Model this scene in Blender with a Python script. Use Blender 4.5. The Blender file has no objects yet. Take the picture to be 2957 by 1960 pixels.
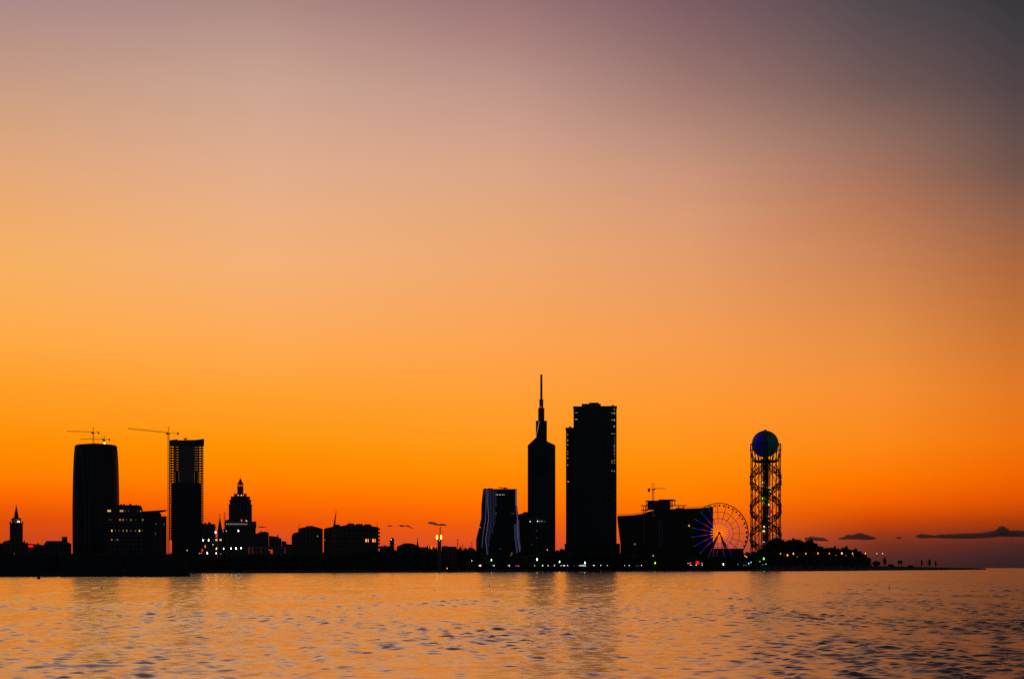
import bpy, math, random
import numpy as np
from mathutils import Vector, Matrix, noise

random.seed(7)
SC = bpy.context.scene
COL = SC.collection
F, CX, HY, EYE = 5200.0, 1478.5, 1639.0, 3.2      # focal length and horizon of the 2957x1960 photograph
GZ = 2.0                                          # height of the quayside above the water

# ------------------------------------------------------------------ helpers
def lin(c):
    return tuple(((v / 255) / 12.92 if v / 255 <= .04045 else ((v / 255 + .055) / 1.055) ** 2.4) for v in c)

class MB:
    """collects shapes into one mesh"""
    def __init__(s):
        s.v, s.f, s.m = [], [], []
    def add(s, vs, fs, mi=0):
        o = len(s.v)
        s.v += [tuple(p) for p in vs]
        s.f += [tuple(i + o for i in q) for q in fs]
        s.m += [mi] * len(fs)
    def box(s, a, b, mi=0):
        (x0, y0, z0), (x1, y1, z1) = a, b
        s.add([(x0,y0,z0),(x1,y0,z0),(x1,y1,z0),(x0,y1,z0),(x0,y0,z1),(x1,y0,z1),(x1,y1,z1),(x0,y1,z1)],
              [(0,3,2,1),(4,5,6,7),(0,1,5,4),(1,2,6,5),(2,3,7,6),(3,0,4,7)], mi)
    def prism(s, poly, y0, y1, mi=0):
        a = sum(poly[i][0]*poly[(i+1)%len(poly)][1]-poly[(i+1)%len(poly)][0]*poly[i][1] for i in range(len(poly)))
        if a < 0: poly = poly[::-1]
        n = len(poly)
        s.add([(x, y0, z) for x, z in poly] + [(x, y1, z) for x, z in poly],
              [tuple(range(n)), tuple(range(2*n-1, n-1, -1))] + [(i, i+n, (i+1)%n+n, (i+1)%n) for i in range(n)], mi)
    def tube(s, p, q, r, n=6, r2=None, mi=0):
        p, q = Vector(p), Vector(q); r2 = r if r2 is None else r2
        d = (q-p)
        if d.length < 1e-6: return
        d.normalize()
        u = d.orthogonal().normalized(); w = d.cross(u)
        vs = [p + (u*math.cos(2*math.pi*i/n) + w*math.sin(2*math.pi*i/n))*r for i in range(n)] + \
             [q + (u*math.cos(2*math.pi*i/n) + w*math.sin(2*math.pi*i/n))*r2 for i in range(n)]
        s.add(vs, [(i, (i+1)%n, (i+1)%n+n, i+n) for i in range(n)] + [tuple(range(n-1,-1,-1)), tuple(range(n, 2*n))], mi)
    def path(s, pts, r, n=6, mi=0):
        for a, b in zip(pts, pts[1:]): s.tube(a, b, r, n, mi=mi)
    def lathe(s, prof, n=32, c=(0,0,0), sy=1.0, mi=0):
        o = []
        for r, z in prof:
            for i in range(n):
                t = 2*math.pi*i/n
                o.append((c[0]+r*math.cos(t), c[1]+r*math.sin(t)*sy, c[2]+z))
        k = len(prof)
        fs = [(j*n+i, j*n+(i+1)%n, (j+1)*n+(i+1)%n, (j+1)*n+i) for j in range(k-1) for i in range(n)]
        fs += [tuple(range(n-1,-1,-1)), tuple(range((k-1)*n, k*n))]
        s.add(o, fs, mi)
    def ring(s, c, R, r, n=64, axis='y', m=5):
        vs = []
        for i in range(n):
            a = 2*math.pi*i/n
            for j in range(m):
                b = 2*math.pi*j/m
                rr = R + r*math.cos(b); off = r*math.sin(b)
                if axis == 'y': vs.append((c[0]+rr*math.cos(a), c[1]+off, c[2]+rr*math.sin(a)))
                else: vs.append((c[0]+rr*math.cos(a), c[1]+rr*math.sin(a), c[2]+off))
        s.add(vs, [(i*m+j, i*m+(j+1)%m, ((i+1)%n)*m+(j+1)%m, ((i+1)%n)*m+j) for i in range(n) for j in range(m)])
    def lattice(s, p, q, w, seg, r):
        """square lattice girder from p to q"""
        p, q = Vector(p), Vector(q); d = (q-p).normalized()
        u = Vector((0,1,0)) if abs(d.y) < .9 else Vector((1,0,0))
        v = d.cross(u).normalized(); u = v.cross(d).normalized()
        cs = [(u*a+v*b)*(w/2) for a, b in ((-1,-1),(1,-1),(1,1),(-1,1))]
        for c in cs: s.tube(p+c, q+c, r, 4)
        for k in range(seg):
            a = p + (q-p)*(k/seg); b = p + (q-p)*((k+1)/seg)
            for i in range(4):
                j = (i+1) % 4
                s.tube(a+cs[i if k%2 else j], b+cs[j if k%2 else i], r*.75, 3)
                s.tube(a+cs[i], a+cs[j], r*.75, 3)
    def build(s, name, mats, parent=None, smooth=False):
        me = bpy.data.meshes.new(name)
        me.from_pydata(s.v, [], s.f)
        for mt in (mats if isinstance(mats, (list, tuple)) else [mats]): me.materials.append(mt)
        if any(s.m): me.polygons.foreach_set('material_index', s.m)
        if smooth: me.polygons.foreach_set('use_smooth', [True]*len(s.f))
        me.update()
        o = bpy.data.objects.new(name, me); COL.objects.link(o)
        if parent is not None: o.parent = parent
        return o

def tag(o, label=None, cat=None, group=None, kind=None):
    if label: o['label'] = label
    if cat: o['category'] = cat
    if group: o['group'] = group
    if kind: o['kind'] = kind
    return o

def shore_z(px): return GZ

class Thing:
    """an Empty at the base of a thing; photo pixel (px,py) at its front plane becomes a local point"""
    def __init__(s, name, label, cat, px, Y, group=None, gz=GZ):
        s.px, s.Y, s.gz = px, Y, gz
        th = math.atan((px-CX)/F); s.c, s.s = math.cos(th), math.sin(th)
        s.X0 = Y*(px-CX)/F
        s.root = bpy.data.objects.new(name, None); COL.objects.link(s.root)
        s.root.empty_display_size = 2
        s.root.location = (s.X0, Y, gz); s.root.rotation_euler = (0, 0, -th)
        tag(s.root, label, cat, group)
        s.k = Y/F
    def x(s, px):
        k = (px-CX)/F
        return (k*s.Y - s.X0)/(s.c + k*s.s)
    def z(s, py):
        return 0.0 if py is None else EYE + (HY-py)*s.k - s.gz
    def p(s, px, py, d=0.0): return (s.x(px), d, s.z(py))
    def bx(s, m, x0, x1, y0, y1, d0, d1, mi=0):
        m.box((s.x(x0), d0, s.z(y1)), (s.x(x1), d1, s.z(y0)), mi)
    def pr(s, m, poly, d0, d1, mi=0):
        m.prism([(s.x(a), s.z(b)) for a, b in poly], d0, d1, mi)
    def part(s, m, name, mats, parent=None, smooth=False):
        return m.build(name, mats, parent or s.root, smooth)
    def box(s, name, mats, *a, parent=None):
        m = MB(); s.bx(m, *a); return s.part(m, name, mats, parent)
    def each(s, name, mats, boxes):
        for q in boxes: s.box(name, mats, *q)
    def poly(s, name, mats, poly, d0, d1, parent=None):
        m = MB(); s.pr(m, poly, d0, d1); return s.part(m, name, mats, parent)

# ------------------------------------------------------------------ materials
def newmat(name):
    mt = bpy.data.materials.new(name); mt.use_nodes = True
    nt = mt.node_tree; return mt, nt, nt.nodes['Principled BSDF']

def plain(name, col, rough=.8, metal=0., var=.35, scale=.6):
    mt, nt, b = newmat(name)
    tc = nt.nodes.new('ShaderNodeTexCoord')
    no = nt.nodes.new('ShaderNodeTexNoise'); no.inputs['Scale'].default_value = scale; no.inputs['Detail'].default_value = 4
    rp = nt.nodes.new('ShaderNodeValToRGB')
    rp.color_ramp.elements[0].position = .3; rp.color_ramp.elements[1].position = .7
    rp.color_ramp.elements[0].color = tuple(c*(1-var) for c in col) + (1,)
    rp.color_ramp.elements[1].color = tuple(min(1, c*(1+var)) for c in col) + (1,)
    nt.links.new(tc.outputs['Object'], no.inputs['Vector'])
    nt.links.new(no.outputs['Fac'], rp.inputs['Fac'])
    nt.links.new(rp.outputs['Color'], b.inputs['Base Color'])
    b.inputs['Roughness'].default_value = rough; b.inputs['Metallic'].default_value = metal
    return mt

def facade(name, wall, glass, wx, wz, fx=.6, fz=.6):
    """rows of dark windows in a wall, laid out in the building's own metres"""
    mt, nt, b = newmat(name); L = nt.links.new
    tc = nt.nodes.new('ShaderNodeTexCoord'); sp = nt.nodes.new('ShaderNodeSeparateXYZ')
    L(tc.outputs['Object'], sp.inputs[0])
    def cell(sock, step, frac):
        a = nt.nodes.new('ShaderNodeMath'); a.operation = 'DIVIDE'; a.inputs[1].default_value = step; L(sock, a.inputs[0])
        f = nt.nodes.new('ShaderNodeMath'); f.operation = 'FRACT'; L(a.outputs[0], f.inputs[0])
        g = nt.nodes.new('ShaderNodeMath'); g.operation = 'LESS_THAN'; g.inputs[1].default_value = frac; L(f.outputs[0], g.inputs[0])
        return g.outputs[0]
    ad = nt.nodes.new('ShaderNodeMath'); ad.operation = 'ADD'; L(sp.outputs[0], ad.inputs[0]); L(sp.outputs[1], ad.inputs[1])
    mu = nt.nodes.new('ShaderNodeMath'); mu.operation = 'MULTIPLY'
    L(cell(ad.outputs[0], wx, fx), mu.inputs[0]); L(cell(sp.outputs[2], wz, fz), mu.inputs[1])
    mx = nt.nodes.new('ShaderNodeMix'); mx.data_type = 'RGBA'
    L(mu.outputs[0], mx.inputs['Factor'])
    mx.inputs['A'].default_value = wall + (1,); mx.inputs['B'].default_value = glass + (1,)
    L(mx.outputs['Result'], b.inputs['Base Color'])
    mr = nt.nodes.new('ShaderNodeMapRange'); L(mu.outputs[0], mr.inputs['Value'])
    mr.inputs['To Min'].default_value = .85; mr.inputs['To Max'].default_value = .2
    L(mr.outputs[0], b.inputs['Roughness'])
    return mt

_em = {}
def lamp(col, s=8.0, body=(.02, .02, .02)):
    key = (tuple(col), s)
    if key in _em: return _em[key]
    mt, nt, b = newmat('lit_lamp')
    b.inputs['Base Color'].default_value = body + (1,)
    b.inputs['Emission Color'].default_value = lin(col) + (1,)
    b.inputs['Emission Strength'].default_value = s
    mt.cycles.emission_sampling = 'AUTO'
    _em[key] = mt
    return mt

CONC = plain('concrete', (.24, .22, .20))
DCON = plain('weathered_concrete', (.14, .13, .125))
STEEL = plain('painted_steel', (.09, .085, .08), .55, .3)
RUST = plain('oxide_red_steel', (.20, .07, .04), .6)
WHITE = plain('white_steel', (.55, .55, .55), .5)
ROOF = plain('roofing', (.10, .085, .08), .9)
STONE = plain('stone', (.30, .26, .21), .9)
GLASS = plain('dark_glass', (.03, .035, .045), .15)
BARK = plain('bark', (.09, .065, .045), .95)
LEAF = plain('foliage', (.045, .07, .03), .85, var=.5, scale=.35)
LEAFD = plain('dark_foliage', (.035, .055, .03), .85, var=.5, scale=.35)
GROUND = plain('earth', (.12, .11, .095), .95, scale=.05)
ROCK = plain('rock', (.13, .12, .11), .95, scale=.3)
FA_CONC = facade('concrete_facade', (.16, .15, .145), (.03, .035, .04), 3.2, 3.2, .6, .55)
FA_GLASS = facade('glass_facade', (.10, .11, .12), (.03, .036, .045), 1.6, 3.4, .8, .8)
FA_RIB = facade('ribbed_facade', (.20, .20, .21), (.03, .035, .045), 2.2, 200., .62, 1.)
FA_STONE = facade('stone_facade', (.21, .18, .15), (.03, .035, .04), 3., 3.4, .45, .55)
FA_DARK = facade('dark_facade', (.10, .095, .09), (.025, .03, .035), 3., 3., .55, .5)

# ------------------------------------------------------------------ camera
cd = bpy.data.cameras.new('camera'); cam = bpy.data.objects.new('camera', cd); COL.objects.link(cam)
cam.location = (0, 0, EYE); cam.rotation_euler = (math.radians(90), 0, 0)
cd.sensor_width = 36; cd.lens = 36*F/2957; cd.shift_y = (HY-980)/2957
cd.clip_start = .5; cd.clip_end = 90000
SC.camera = cam

# ------------------------------------------------------------------ sky: dusk afterglow as a function of direction
SKY = {  # photo column: (photo row, sRGB)
 30: [(1640,(178,60,30)),(1560,(203,72,26)),(1500,(222,78,10)),(1440,(250,100,0)),(1370,(255,128,0)),(1260,(255,144,4)),(1100,(255,158,40)),(960,(255,170,72)),(750,(246,176,98)),(625,(239,171,108)),(500,(229,168,120)),(375,(216,164,127)),(250,(202,157,131)),(125,(187,148,133)),(0,(172,138,135))],
 770: [(1640,(190,66,35)),(1560,(214,76,34)),(1510,(236,84,8)),(1450,(255,106,0)),(1380,(255,130,0)),(1290,(255,147,2)),(1150,(255,159,42)),(1000,(255,169,80)),(750,(244,177,120)),(625,(236,176,130)),(500,(226,173,139)),(400,(217,170,143)),(250,(203,164,144)),(125,(190,152,140)),(0,(172,136,131))],
 1470: [(1640,(196,66,35)),(1580,(220,76,34)),(1520,(240,92,10)),(1460,(255,112,0)),(1400,(255,132,0)),(1310,(255,148,14)),(1180,(255,157,44)),(1000,(253,163,78)),(750,(238,168,112)),(625,(229,167,121)),(500,(218,166,133)),(400,(209,160,138)),(250,(190,149,137)),(125,(172,132,127)),(0,(154,115,116))],
 1990: [(1640,(170,62,42)),(1580,(205,84,56)),(1530,(232,100,30)),(1480,(252,112,4)),(1420,(255,128,0)),(1320,(255,143,12)),(1180,(255,151,44)),(1000,(247,156,76)),(750,(227,157,106)),(625,(218,154,116)),(500,(203,148,122)),(400,(185,139,121)),(250,(158,119,112)),(125,(139,105,104)),(0,(123,92,100))],
 2530: [(1640,(72,38,34)),(1590,(98,46,36)),(1550,(140,52,28)),(1510,(196,66,8)),(1450,(244,96,0)),(1380,(255,118,0)),(1270,(252,137,24)),(1120,(246,143,52)),(960,(228,141,70)),(750,(203,131,85)),(625,(188,122,86)),(500,(165,114,93)),(400,(147,109,95)),(250,(114,89,86)),(125,(97,80,83)),(0,(79,72,76))],
 2930: [(1640,(50,31,33)),(1590,(62,36,36)),(1550,(98,42,30)),(1510,(160,56,12)),(1450,(222,80,0)),(1380,(240,100,0)),(1270,(240,116,12)),(1120,(226,121,36)),(960,(202,115,52)),(750,(172,104,62)),(625,(146,97,76)),(500,(115,85,75)),(400,(101,80,76)),(250,(81,68,71)),(125,(68,62,67)),(0,(56,55,60))],
}
W = bpy.data.worlds.new('World'); SC.world = W; W.use_nodes = True
nt = W.node_tree; L = nt.links.new
bg = nt.nodes['Background']
def mth(op, a, b=None, clamp=False):
    n = nt.nodes.new('ShaderNodeMath'); n.operation = op; n.use_clamp = clamp
    for i, q in enumerate((a, b)):
        if q is None: continue
        if isinstance(q, (int, float)): n.inputs[i].default_value = q
        else: L(q, n.inputs[i])
    return n.outputs[0]
tc = nt.nodes.new('ShaderNodeTexCoord'); sp = nt.nodes.new('ShaderNodeSeparateXYZ'); L(tc.outputs['Generated'], sp.inputs[0])
hor = mth('SQRT', mth('ADD', mth('MULTIPLY', sp.outputs[0], sp.outputs[0]), mth('MULTIPLY', sp.outputs[1], sp.outputs[1])))
elev = mth('DIVIDE', mth('ARCTAN2', sp.outputs[2], hor), math.pi/2, True)
azim = mth('ARCTAN2', sp.outputs[0], sp.outputs[1])
prev = None; prev_az = None
for px in sorted(SKY):
    az = math.atan((px-CX)/F)
    st = []
    for row, c in sorted(SKY[px], key=lambda q: -q[0]):
        e = math.atan(max(0, HY-row)*math.cos(az)/F)/(math.pi/2)
        st.append((e, lin(c)))
    top = st[-1][1]
    st += [(24/90, tuple(a*.62+b*.38 for a, b in zip(top, (.020,.024,.036)))),
           (38/90, tuple(a*.22+b*.78 for a, b in zip(top, (.016,.019,.030)))), (1.0, (.012,.014,.022))]
    r = nt.nodes.new('ShaderNodeValToRGB'); cr = r.color_ramp; cr.interpolation = 'CARDINAL' if False else 'LINEAR'
    cr.elements[0].position = 0; cr.elements[0].color = st[0][1] + (1,)
    cr.elements[1].position = 1; cr.elements[1].color = st[-1][1] + (1,)
    for e, c in st[1:-1]:
        el = cr.elements.new(e); el.color = c + (1,)
    L(elev, r.inputs['Fac'])
    if prev is None: prev = r.outputs['Color']
    else:
        mr = nt.nodes.new('ShaderNodeMapRange'); mr.interpolation_type = 'LINEAR'
        mr.inputs['From Min'].default_value = prev_az; mr.inputs['From Max'].default_value = az
        L(azim, mr.inputs['Value'])
        mx = nt.nodes.new('ShaderNodeMix'); mx.data_type = 'RGBA'
        L(mr.outputs[0], mx.inputs['Factor']); L(prev, mx.inputs['A']); L(r.outputs['Color'], mx.inputs['B'])
        prev = mx.outputs['Result']
    prev_az = az
# away from the afterglow the dusk sky is a dim blue
mr = nt.nodes.new('ShaderNodeMapRange'); mr.interpolation_type = 'SMOOTHSTEP'
mr.inputs['From Min'].default_value = math.radians(22); mr.inputs['From Max'].default_value = math.radians(85)
L(mth('ABSOLUTE', azim), mr.inputs['Value'])
mx = nt.nodes.new('ShaderNodeMix'); mx.data_type = 'RGBA'
L(mr.outputs[0], mx.inputs['Factor']); L(prev, mx.inputs['A']); mx.inputs['B'].default_value = (.015, .020, .030, 1)
L(mx.outputs['Result'], bg.inputs['Color']); bg.inputs['Strength'].default_value = 1.0

# ------------------------------------------------------------------ water: one sheet with real waves, out to the horizon
def water():
    rows = [3.0]
    while rows[-1] < 45: rows.append(rows[-1]*1.06)
    while rows[-1] < 42000:
        d = rows[-1]
        if d < 100: st = .13
        elif d < 900: st = .13*(d/100)**1.5
        else: st = d*.02
        rows.append(d+st)
    R = np.array(rows)
    fine = np.linspace(math.radians(-18), math.radians(18), 860)
    coarse = np.linspace(math.radians(18), math.radians(342), 130)[1:-1]
    A = np.concatenate([fine, coarse])
    nr, na = len(R), len(A)
    rr, aa = np.meshgrid(R, A, indexing='ij')
    X, Y = rr*np.sin(aa), rr*np.cos(aa)
    rng = np.random.default_rng(11)
    Z = np.zeros_like(X)
    step = np.gradient(R)[:, None]
    def field(n, l0, l1, spread, slope, seed):
        g = np.random.default_rng(seed); H = np.zeros_like(X)
        for i in range(n):
            lam = l0*(l1/l0)**(i/(n-1))*g.uniform(.9, 1.1); th = g.normal(math.radians(-84), spread); k = 2*math.pi/lam
            fade = np.clip((lam/step-1.3)/1.2, 0, 1)
            if fade.max() > 0: H += slope/k*fade*np.sin(k*(X*math.cos(th)+Y*math.sin(th))+g.uniform(0, 6.28))
        return H
    def patches(n, lx, ly, seed):
        g = np.random.default_rng(seed); P = np.zeros_like(X)
        for i in range(n):
            P += np.sin(X*6.28/(lx*g.uniform(.5, 1.6))*g.choice([-1, 1])+Y*6.28/(ly*g.uniform(.5, 1.6))+g.uniform(0, 6.28))
        return P/math.sqrt(n/2)
    g1 = np.clip(.72+.30*patches(14, 1.5, 2.6, 4)+.42*patches(18, 1.7, 13, 6), .08, 2.3)   # wavelets run in short groups
    g2 = np.clip(.75+.50*patches(12, 2.6, 8, 7), .1, 2.2)
    g3 = np.clip(.75+.55*patches(20, 2.2, 20, 8)+.40*patches(12, 7, 60, 9), .05, 2.4)      # long cat's-paws
    wide = np.clip(1.+.30*patches(10, 26, 90, 5), .5, 1.8)                               # ruffled and smooth reaches
    # rougher, less mirroring water put in to darken the right and slightly the foreground
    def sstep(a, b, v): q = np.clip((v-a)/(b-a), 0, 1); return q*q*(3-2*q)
    ruffle_dim = sstep(.03, .28, (X+.03*X*np.sin(Y*.021))/np.maximum(Y, 1))*(Y > 0)
    wide = wide*(1+.30*ruffle_dim)
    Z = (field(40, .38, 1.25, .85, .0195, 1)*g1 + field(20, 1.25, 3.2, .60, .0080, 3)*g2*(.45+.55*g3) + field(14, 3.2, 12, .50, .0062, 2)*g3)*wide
    co = np.stack([X, Y, Z], -1).reshape(-1, 3).astype(np.float32)
    i, j = np.meshgrid(np.arange(nr-1), np.arange(na), indexing='ij')
    j2 = (j+1) % na
    q = np.stack([i*na+j, (i+1)*na+j, (i+1)*na+j2, i*na+j2], -1).reshape(-1, 4)
    me = bpy.data.meshes.new('water')
    nv, nf = len(co), len(q)
    me.vertices.add(nv); me.vertices.foreach_set('co', co.ravel())
    me.loops.add(nf*4); me.loops.foreach_set('vertex_index', q[:, ::-1].ravel().astype(np.int32))
    me.polygons.add(nf)
    me.polygons.foreach_set('loop_start', np.arange(0, nf*4, 4, dtype=np.int32))
    me.polygons.foreach_set('use_smooth', np.ones(nf, dtype=bool))
    me.update()
    at = me.attributes.new('ruffle_dim', 'FLOAT', 'POINT'); at.data.foreach_set('value', np.maximum(ruffle_dim, .12*sstep(170, 52, Y)).ravel().astype(np.float32))
    mt, nt, b = newmat('sea_water'); L = nt.links.new
    b.inputs['Base Color'].default_value = (.010, .012, .014, 1)
    b.inputs['IOR'].default_value = 1.4
    b.inputs['Roughness'].default_value = .15
    tc = nt.nodes.new('ShaderNodeTexCoord')
    mp = nt.nodes.new('ShaderNodeMapping'); mp.inputs['Scale'].default_value = (.8, 1.5, 1)
    no = nt.nodes.new('ShaderNodeTexNoise'); no.inputs['Scale'].default_value = 1.6; no.inputs['Detail'].default_value = 5
    bp = nt.nodes.new('ShaderNodeBump'); bp.inputs['Strength'].default_value = .45; bp.inputs['Distance'].default_value = .06
    L(tc.outputs['Object'], mp.inputs[0]); L(mp.outputs[0], no.inputs['Vector']); L(no.outputs['Fac'], bp.inputs['Height'])
    L(bp.outputs[0], b.inputs['Normal'])
    an = nt.nodes.new('ShaderNodeAttribute'); an.attribute_name = 'ruffle_dim'
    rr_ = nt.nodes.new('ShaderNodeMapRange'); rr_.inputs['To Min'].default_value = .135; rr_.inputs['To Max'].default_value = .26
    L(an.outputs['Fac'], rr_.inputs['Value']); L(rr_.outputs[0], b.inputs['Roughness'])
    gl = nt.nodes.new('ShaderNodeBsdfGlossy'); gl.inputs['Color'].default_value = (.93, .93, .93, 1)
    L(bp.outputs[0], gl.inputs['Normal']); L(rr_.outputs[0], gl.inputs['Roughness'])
    ms = nt.nodes.new('ShaderNodeMixShader'); mf = nt.nodes.new('ShaderNodeMapRange'); mf.inputs['To Min'].default_value = .58; mf.inputs['To Max'].default_value = .12  # smaller mirror share dims the right-hand reflections
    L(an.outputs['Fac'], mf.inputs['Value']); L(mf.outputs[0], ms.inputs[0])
    L(b.outputs[0], ms.inputs[1]); L(gl.outputs[0], ms.inputs[2]); L(ms.outputs[0], nt.nodes['Material Output'].inputs['Surface'])
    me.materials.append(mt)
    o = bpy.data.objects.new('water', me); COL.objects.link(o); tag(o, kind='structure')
water()

# ------------------------------------------------------------------ land
SHORE = [(-900,1000),(545,1130),(800,1180),(1000,1240),(1250,1370),(1378,1490),(1480,1560),(1700,1620),(2000,1750),(2200,1880),(2450,2120),(2620,2420),(2740,2780),(2848,3300)]
def shoreY(px):
    for (a, y0), (b, y1) in zip(SHORE, SHORE[1:]):
        if a <= px <= b: return y0+(y1-y0)*(px-a)/(b-a)
    return SHORE[0][1] if px < SHORE[0][0] else SHORE[-1][1]
def slab(name, pts, z0, z1, mat):
    m = MB(); n = len(pts)
    a = sum(pts[i][0]*pts[(i+1)%n][1]-pts[(i+1)%n][0]*pts[i][1] for i in range(n))
    if a < 0: pts = pts[::-1]
    m.add([(x, y, z0) for x, y in pts]+[(x, y, z1) for x, y in pts],
          [tuple(range(n, 2*n))]+[(i, (i+1)%n, (i+1)%n+n, i+n) for i in range(n)])
    return tag(m.build(name, mat), kind='structure')
front = []
for i in range(int((2848+900)/12)+1):
    px = -900+12*i
    Y = shoreY(px) + noise.noise(Vector((px*.03, 0, 3)))*6
    front.append(((px-CX)/F*Y, Y))
slab('shore', front+[((2848-CX)/F*3330, 3330), (700, 5200), (-2600, 5200), (-2600, 1000)], -2, GZ, GROUND)
PY = 690.0
slab('pier', [((-700-CX)/F*PY, PY), ((547-CX)/F*PY, PY), ((549-CX)/F*(PY+30), PY+30), ((-700-CX)/F*PY, PY+30)], -2, 1.7, plain('wet_concrete', (.06,.058,.055)))
# rubble bank that carries the spit out to its tip
m = MB(); prof = []
pts = []
for i in range(141):
    t = i/140; px = 2180+t*(2846-2180); Y = shoreY(px)+9
    py = 1632.5 if px < 2500 else 1632.5+(px-2500)/346*7.5
    z = EYE+(HY-py)*Y/F
    z = max(z*(1+.14*noise.noise(Vector((px*.11, 5, 0)))+.08*noise.noise(Vector((px*.4, 9, 0)))), .7)
    w = 5+3*(1-t)
    pts.append(((px-CX)/F*Y, Y, z, w))
vs = []
for x, y, z, w in pts: vs += [(x, y-w-3, -1), (x, y-2, z*.9), (x, y+2, z), (x, y+w+3, -1)]
fs = [(i*4+j, i*4+4+j, i*4+5+j, i*4+1+j) for i in range(len(pts)-1) for j in range(3)]
m.add(vs, fs); m.add(vs[:4], [(0, 1, 2, 3)]); m.add(vs[-4:], [(3, 2, 1, 0)])
tag(m.build('embankment', ROCK), kind='structure')

# ------------------------------------------------------------------ where things stand, in words
ZONES = [(200,'left of the barrel tower'),(350,'below the barrel tower'),(482,'below the lit office block'),(600,'below the unfinished tower'),
 (760,'below the stepped tower'),(840,'left of the apartment blocks'),(1105,'below the apartment blocks'),(1372,'left of the folded hotel'),
 (1512,'below the folded hotel'),(1616,'below the needle tower'),(1790,'below the twin slab tower'),(1985,'below the curved shell building'),
 (2162,'below the Ferris wheel'),(2262,'at the foot of the lattice tower'),(9999,'right of the lattice tower')]
def zone(px): return next(z for lim, z in ZONES if px < lim)
ORD = 'first second third fourth fifth sixth seventh eighth ninth tenth eleventh twelfth thirteenth fourteenth fifteenth sixteenth seventeenth eighteenth nineteenth twentieth twenty-first twenty-second twenty-third twenty-fourth twenty-fifth twenty-sixth'.split()
def label_rows(items, say):
    """items: (px, object, key); adds the place and, where several share it, the ordinal from the left"""
    d = {}
    for px, o, key in sorted(items, key=lambda q: q[0]): d.setdefault((key, zone(px)), []).append(o)
    for (key, z), os in d.items():
        for i, o in enumerate(os):
            o['label'] = f'{key} {z}' + ('' if len(os) == 1 else f', {ORD[i]} from left')

# ------------------------------------------------------------------ cranes
def crane(label, px, Y, gz, base, top, apex, jib_end, jib_y, cj_end, w=.9, jib_w=.7, cwt=1.0, loop=False, d=0.):
    t = Thing('tower_crane', label, 'crane', px, Y, 'tower cranes', gz)
    m = MB(); zb = t.z(base) if base is not None else 0; zt = t.z(top)
    m.lattice((0, d, zb), (0, d, zt), w, max(4, int((zt-zb)/2.2)), .085*w+.04); t.part(m, 'mast', STEEL)
    m = MB(); m.box((-w*.75, d-w*.75, zt), (w*.75, d+w*.75, zt+.9)); m.tube((0, d, zt+.9), (0, d, zt+1.2), w*.6); t.part(m, 'slewing_ring', STEEL)
    za = t.z(apex); zj = zt+1.2
    m = MB()
    if loop:
        m.tube((-w*.5, d, zj), (-w*.5, d, za-.8), .22, 5); m.tube((w*.5, d, zj), (w*.5, d, za-.8), .22, 5)
        m.path([(-w*.5, d, za-.8), (-w*.3, d, za-.2), (0, d, za), (w*.3, d, za-.2), (w*.5, d, za-.8)], .12, 5)
    else:
        m.lattice((0, d, zj), (0, d, za), w*.55, 4, .08)
    t.part(m, 'tower_head', STEEL)
    xe, ze = t.x(jib_end), t.z(jib_y); sg = 1 if xe > 0 else -1
    m = MB(); m.lattice((sg*w*.6, d, zj+.4), (xe, d, ze), jib_w, max(6, int(abs(xe)/1.6)), .065); t.part(m, 'jib', STEEL)
    xc = t.x(cj_end)
    m = MB(); m.box((min(xc, -sg*w*.5), d-.45, zj), (max(xc, -sg*w*.5), d+.45, zj+.22)); t.part(m, 'counter_jib', STEEL)
    m = MB(); m.box((xc-.5*cwt, d-.6, zj-1.25*cwt), (xc+.5*cwt, d+.6, zj+.6)); t.part(m, 'counterweight', CONC)
    m = MB(); m.box((sg*w*.55, d-w*.9-.2, zj-1.3), (sg*(w*.55+1.1), d-.1, zj+.35)); t.part(m, 'operator_cab', WHITE)
    m = MB(); m.tube((0, d, za), (xe*.68, d, zj+.4+(ze-zj-.4)*.68+jib_w*.5), .04, 4); m.tube((0, d, za), (xc, d, zj+.2), .04, 4); t.part(m, 'tie_bar', STEEL)
    return t

# ------------------------------------------------------------------ buildings, from left to right
# clock tower of the church
t = Thing('church_tower', 'square church tower with a steep pointed spire at the far left', 'church', 47, 1300)
k = t.k
t.box('tower', FA_STONE, 28, 66, 1509, None, 0, 9)
for a, b in ((27,31),(63,67)): t.each('pinnacle', STONE, [(a, b, 1505, 1509, -.3, 1.2), (a, b, 1505, 1509, 7.8, 9.3)])
t.box('parapet', STONE, 27.5, 66.5, 1509.1, 1512, -.5, 9.5)
m = MB(); m.lathe([(13*k, t.z(1509)), (13*k, t.z(1499)), (14.5*k, t.z(1499)), (14.5*k, t.z(1497)), (9*k, t.z(1494)), (6*k, t.z(1492))], 8, (0, 4.5, 0)); t.part(m, 'belfry', STONE)
m = MB(); m.lathe([(6.6*k, t.z(1492.5)), (4.4*k, t.z(1478)), (1.7*k, t.z(1464)), (.1, t.z(1455))], 8, (0, 4.5, 0)); t.part(m, 'spire', ROOF)
for a, b in ((8,28.5),(65.5,72)):
    t.poly('nave', FA_STONE, [(a,1700),(b,1700),(b,1558),(a+3 if a < 30 else b-2,1562 if a < 30 else 1560),(a,1566)], 1, 12)
for q in (51, 55): t.box('lamp', lamp((255,240,220), 4), q, q+1.4, 1503.5, 1507, -1.0, -.5)
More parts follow.
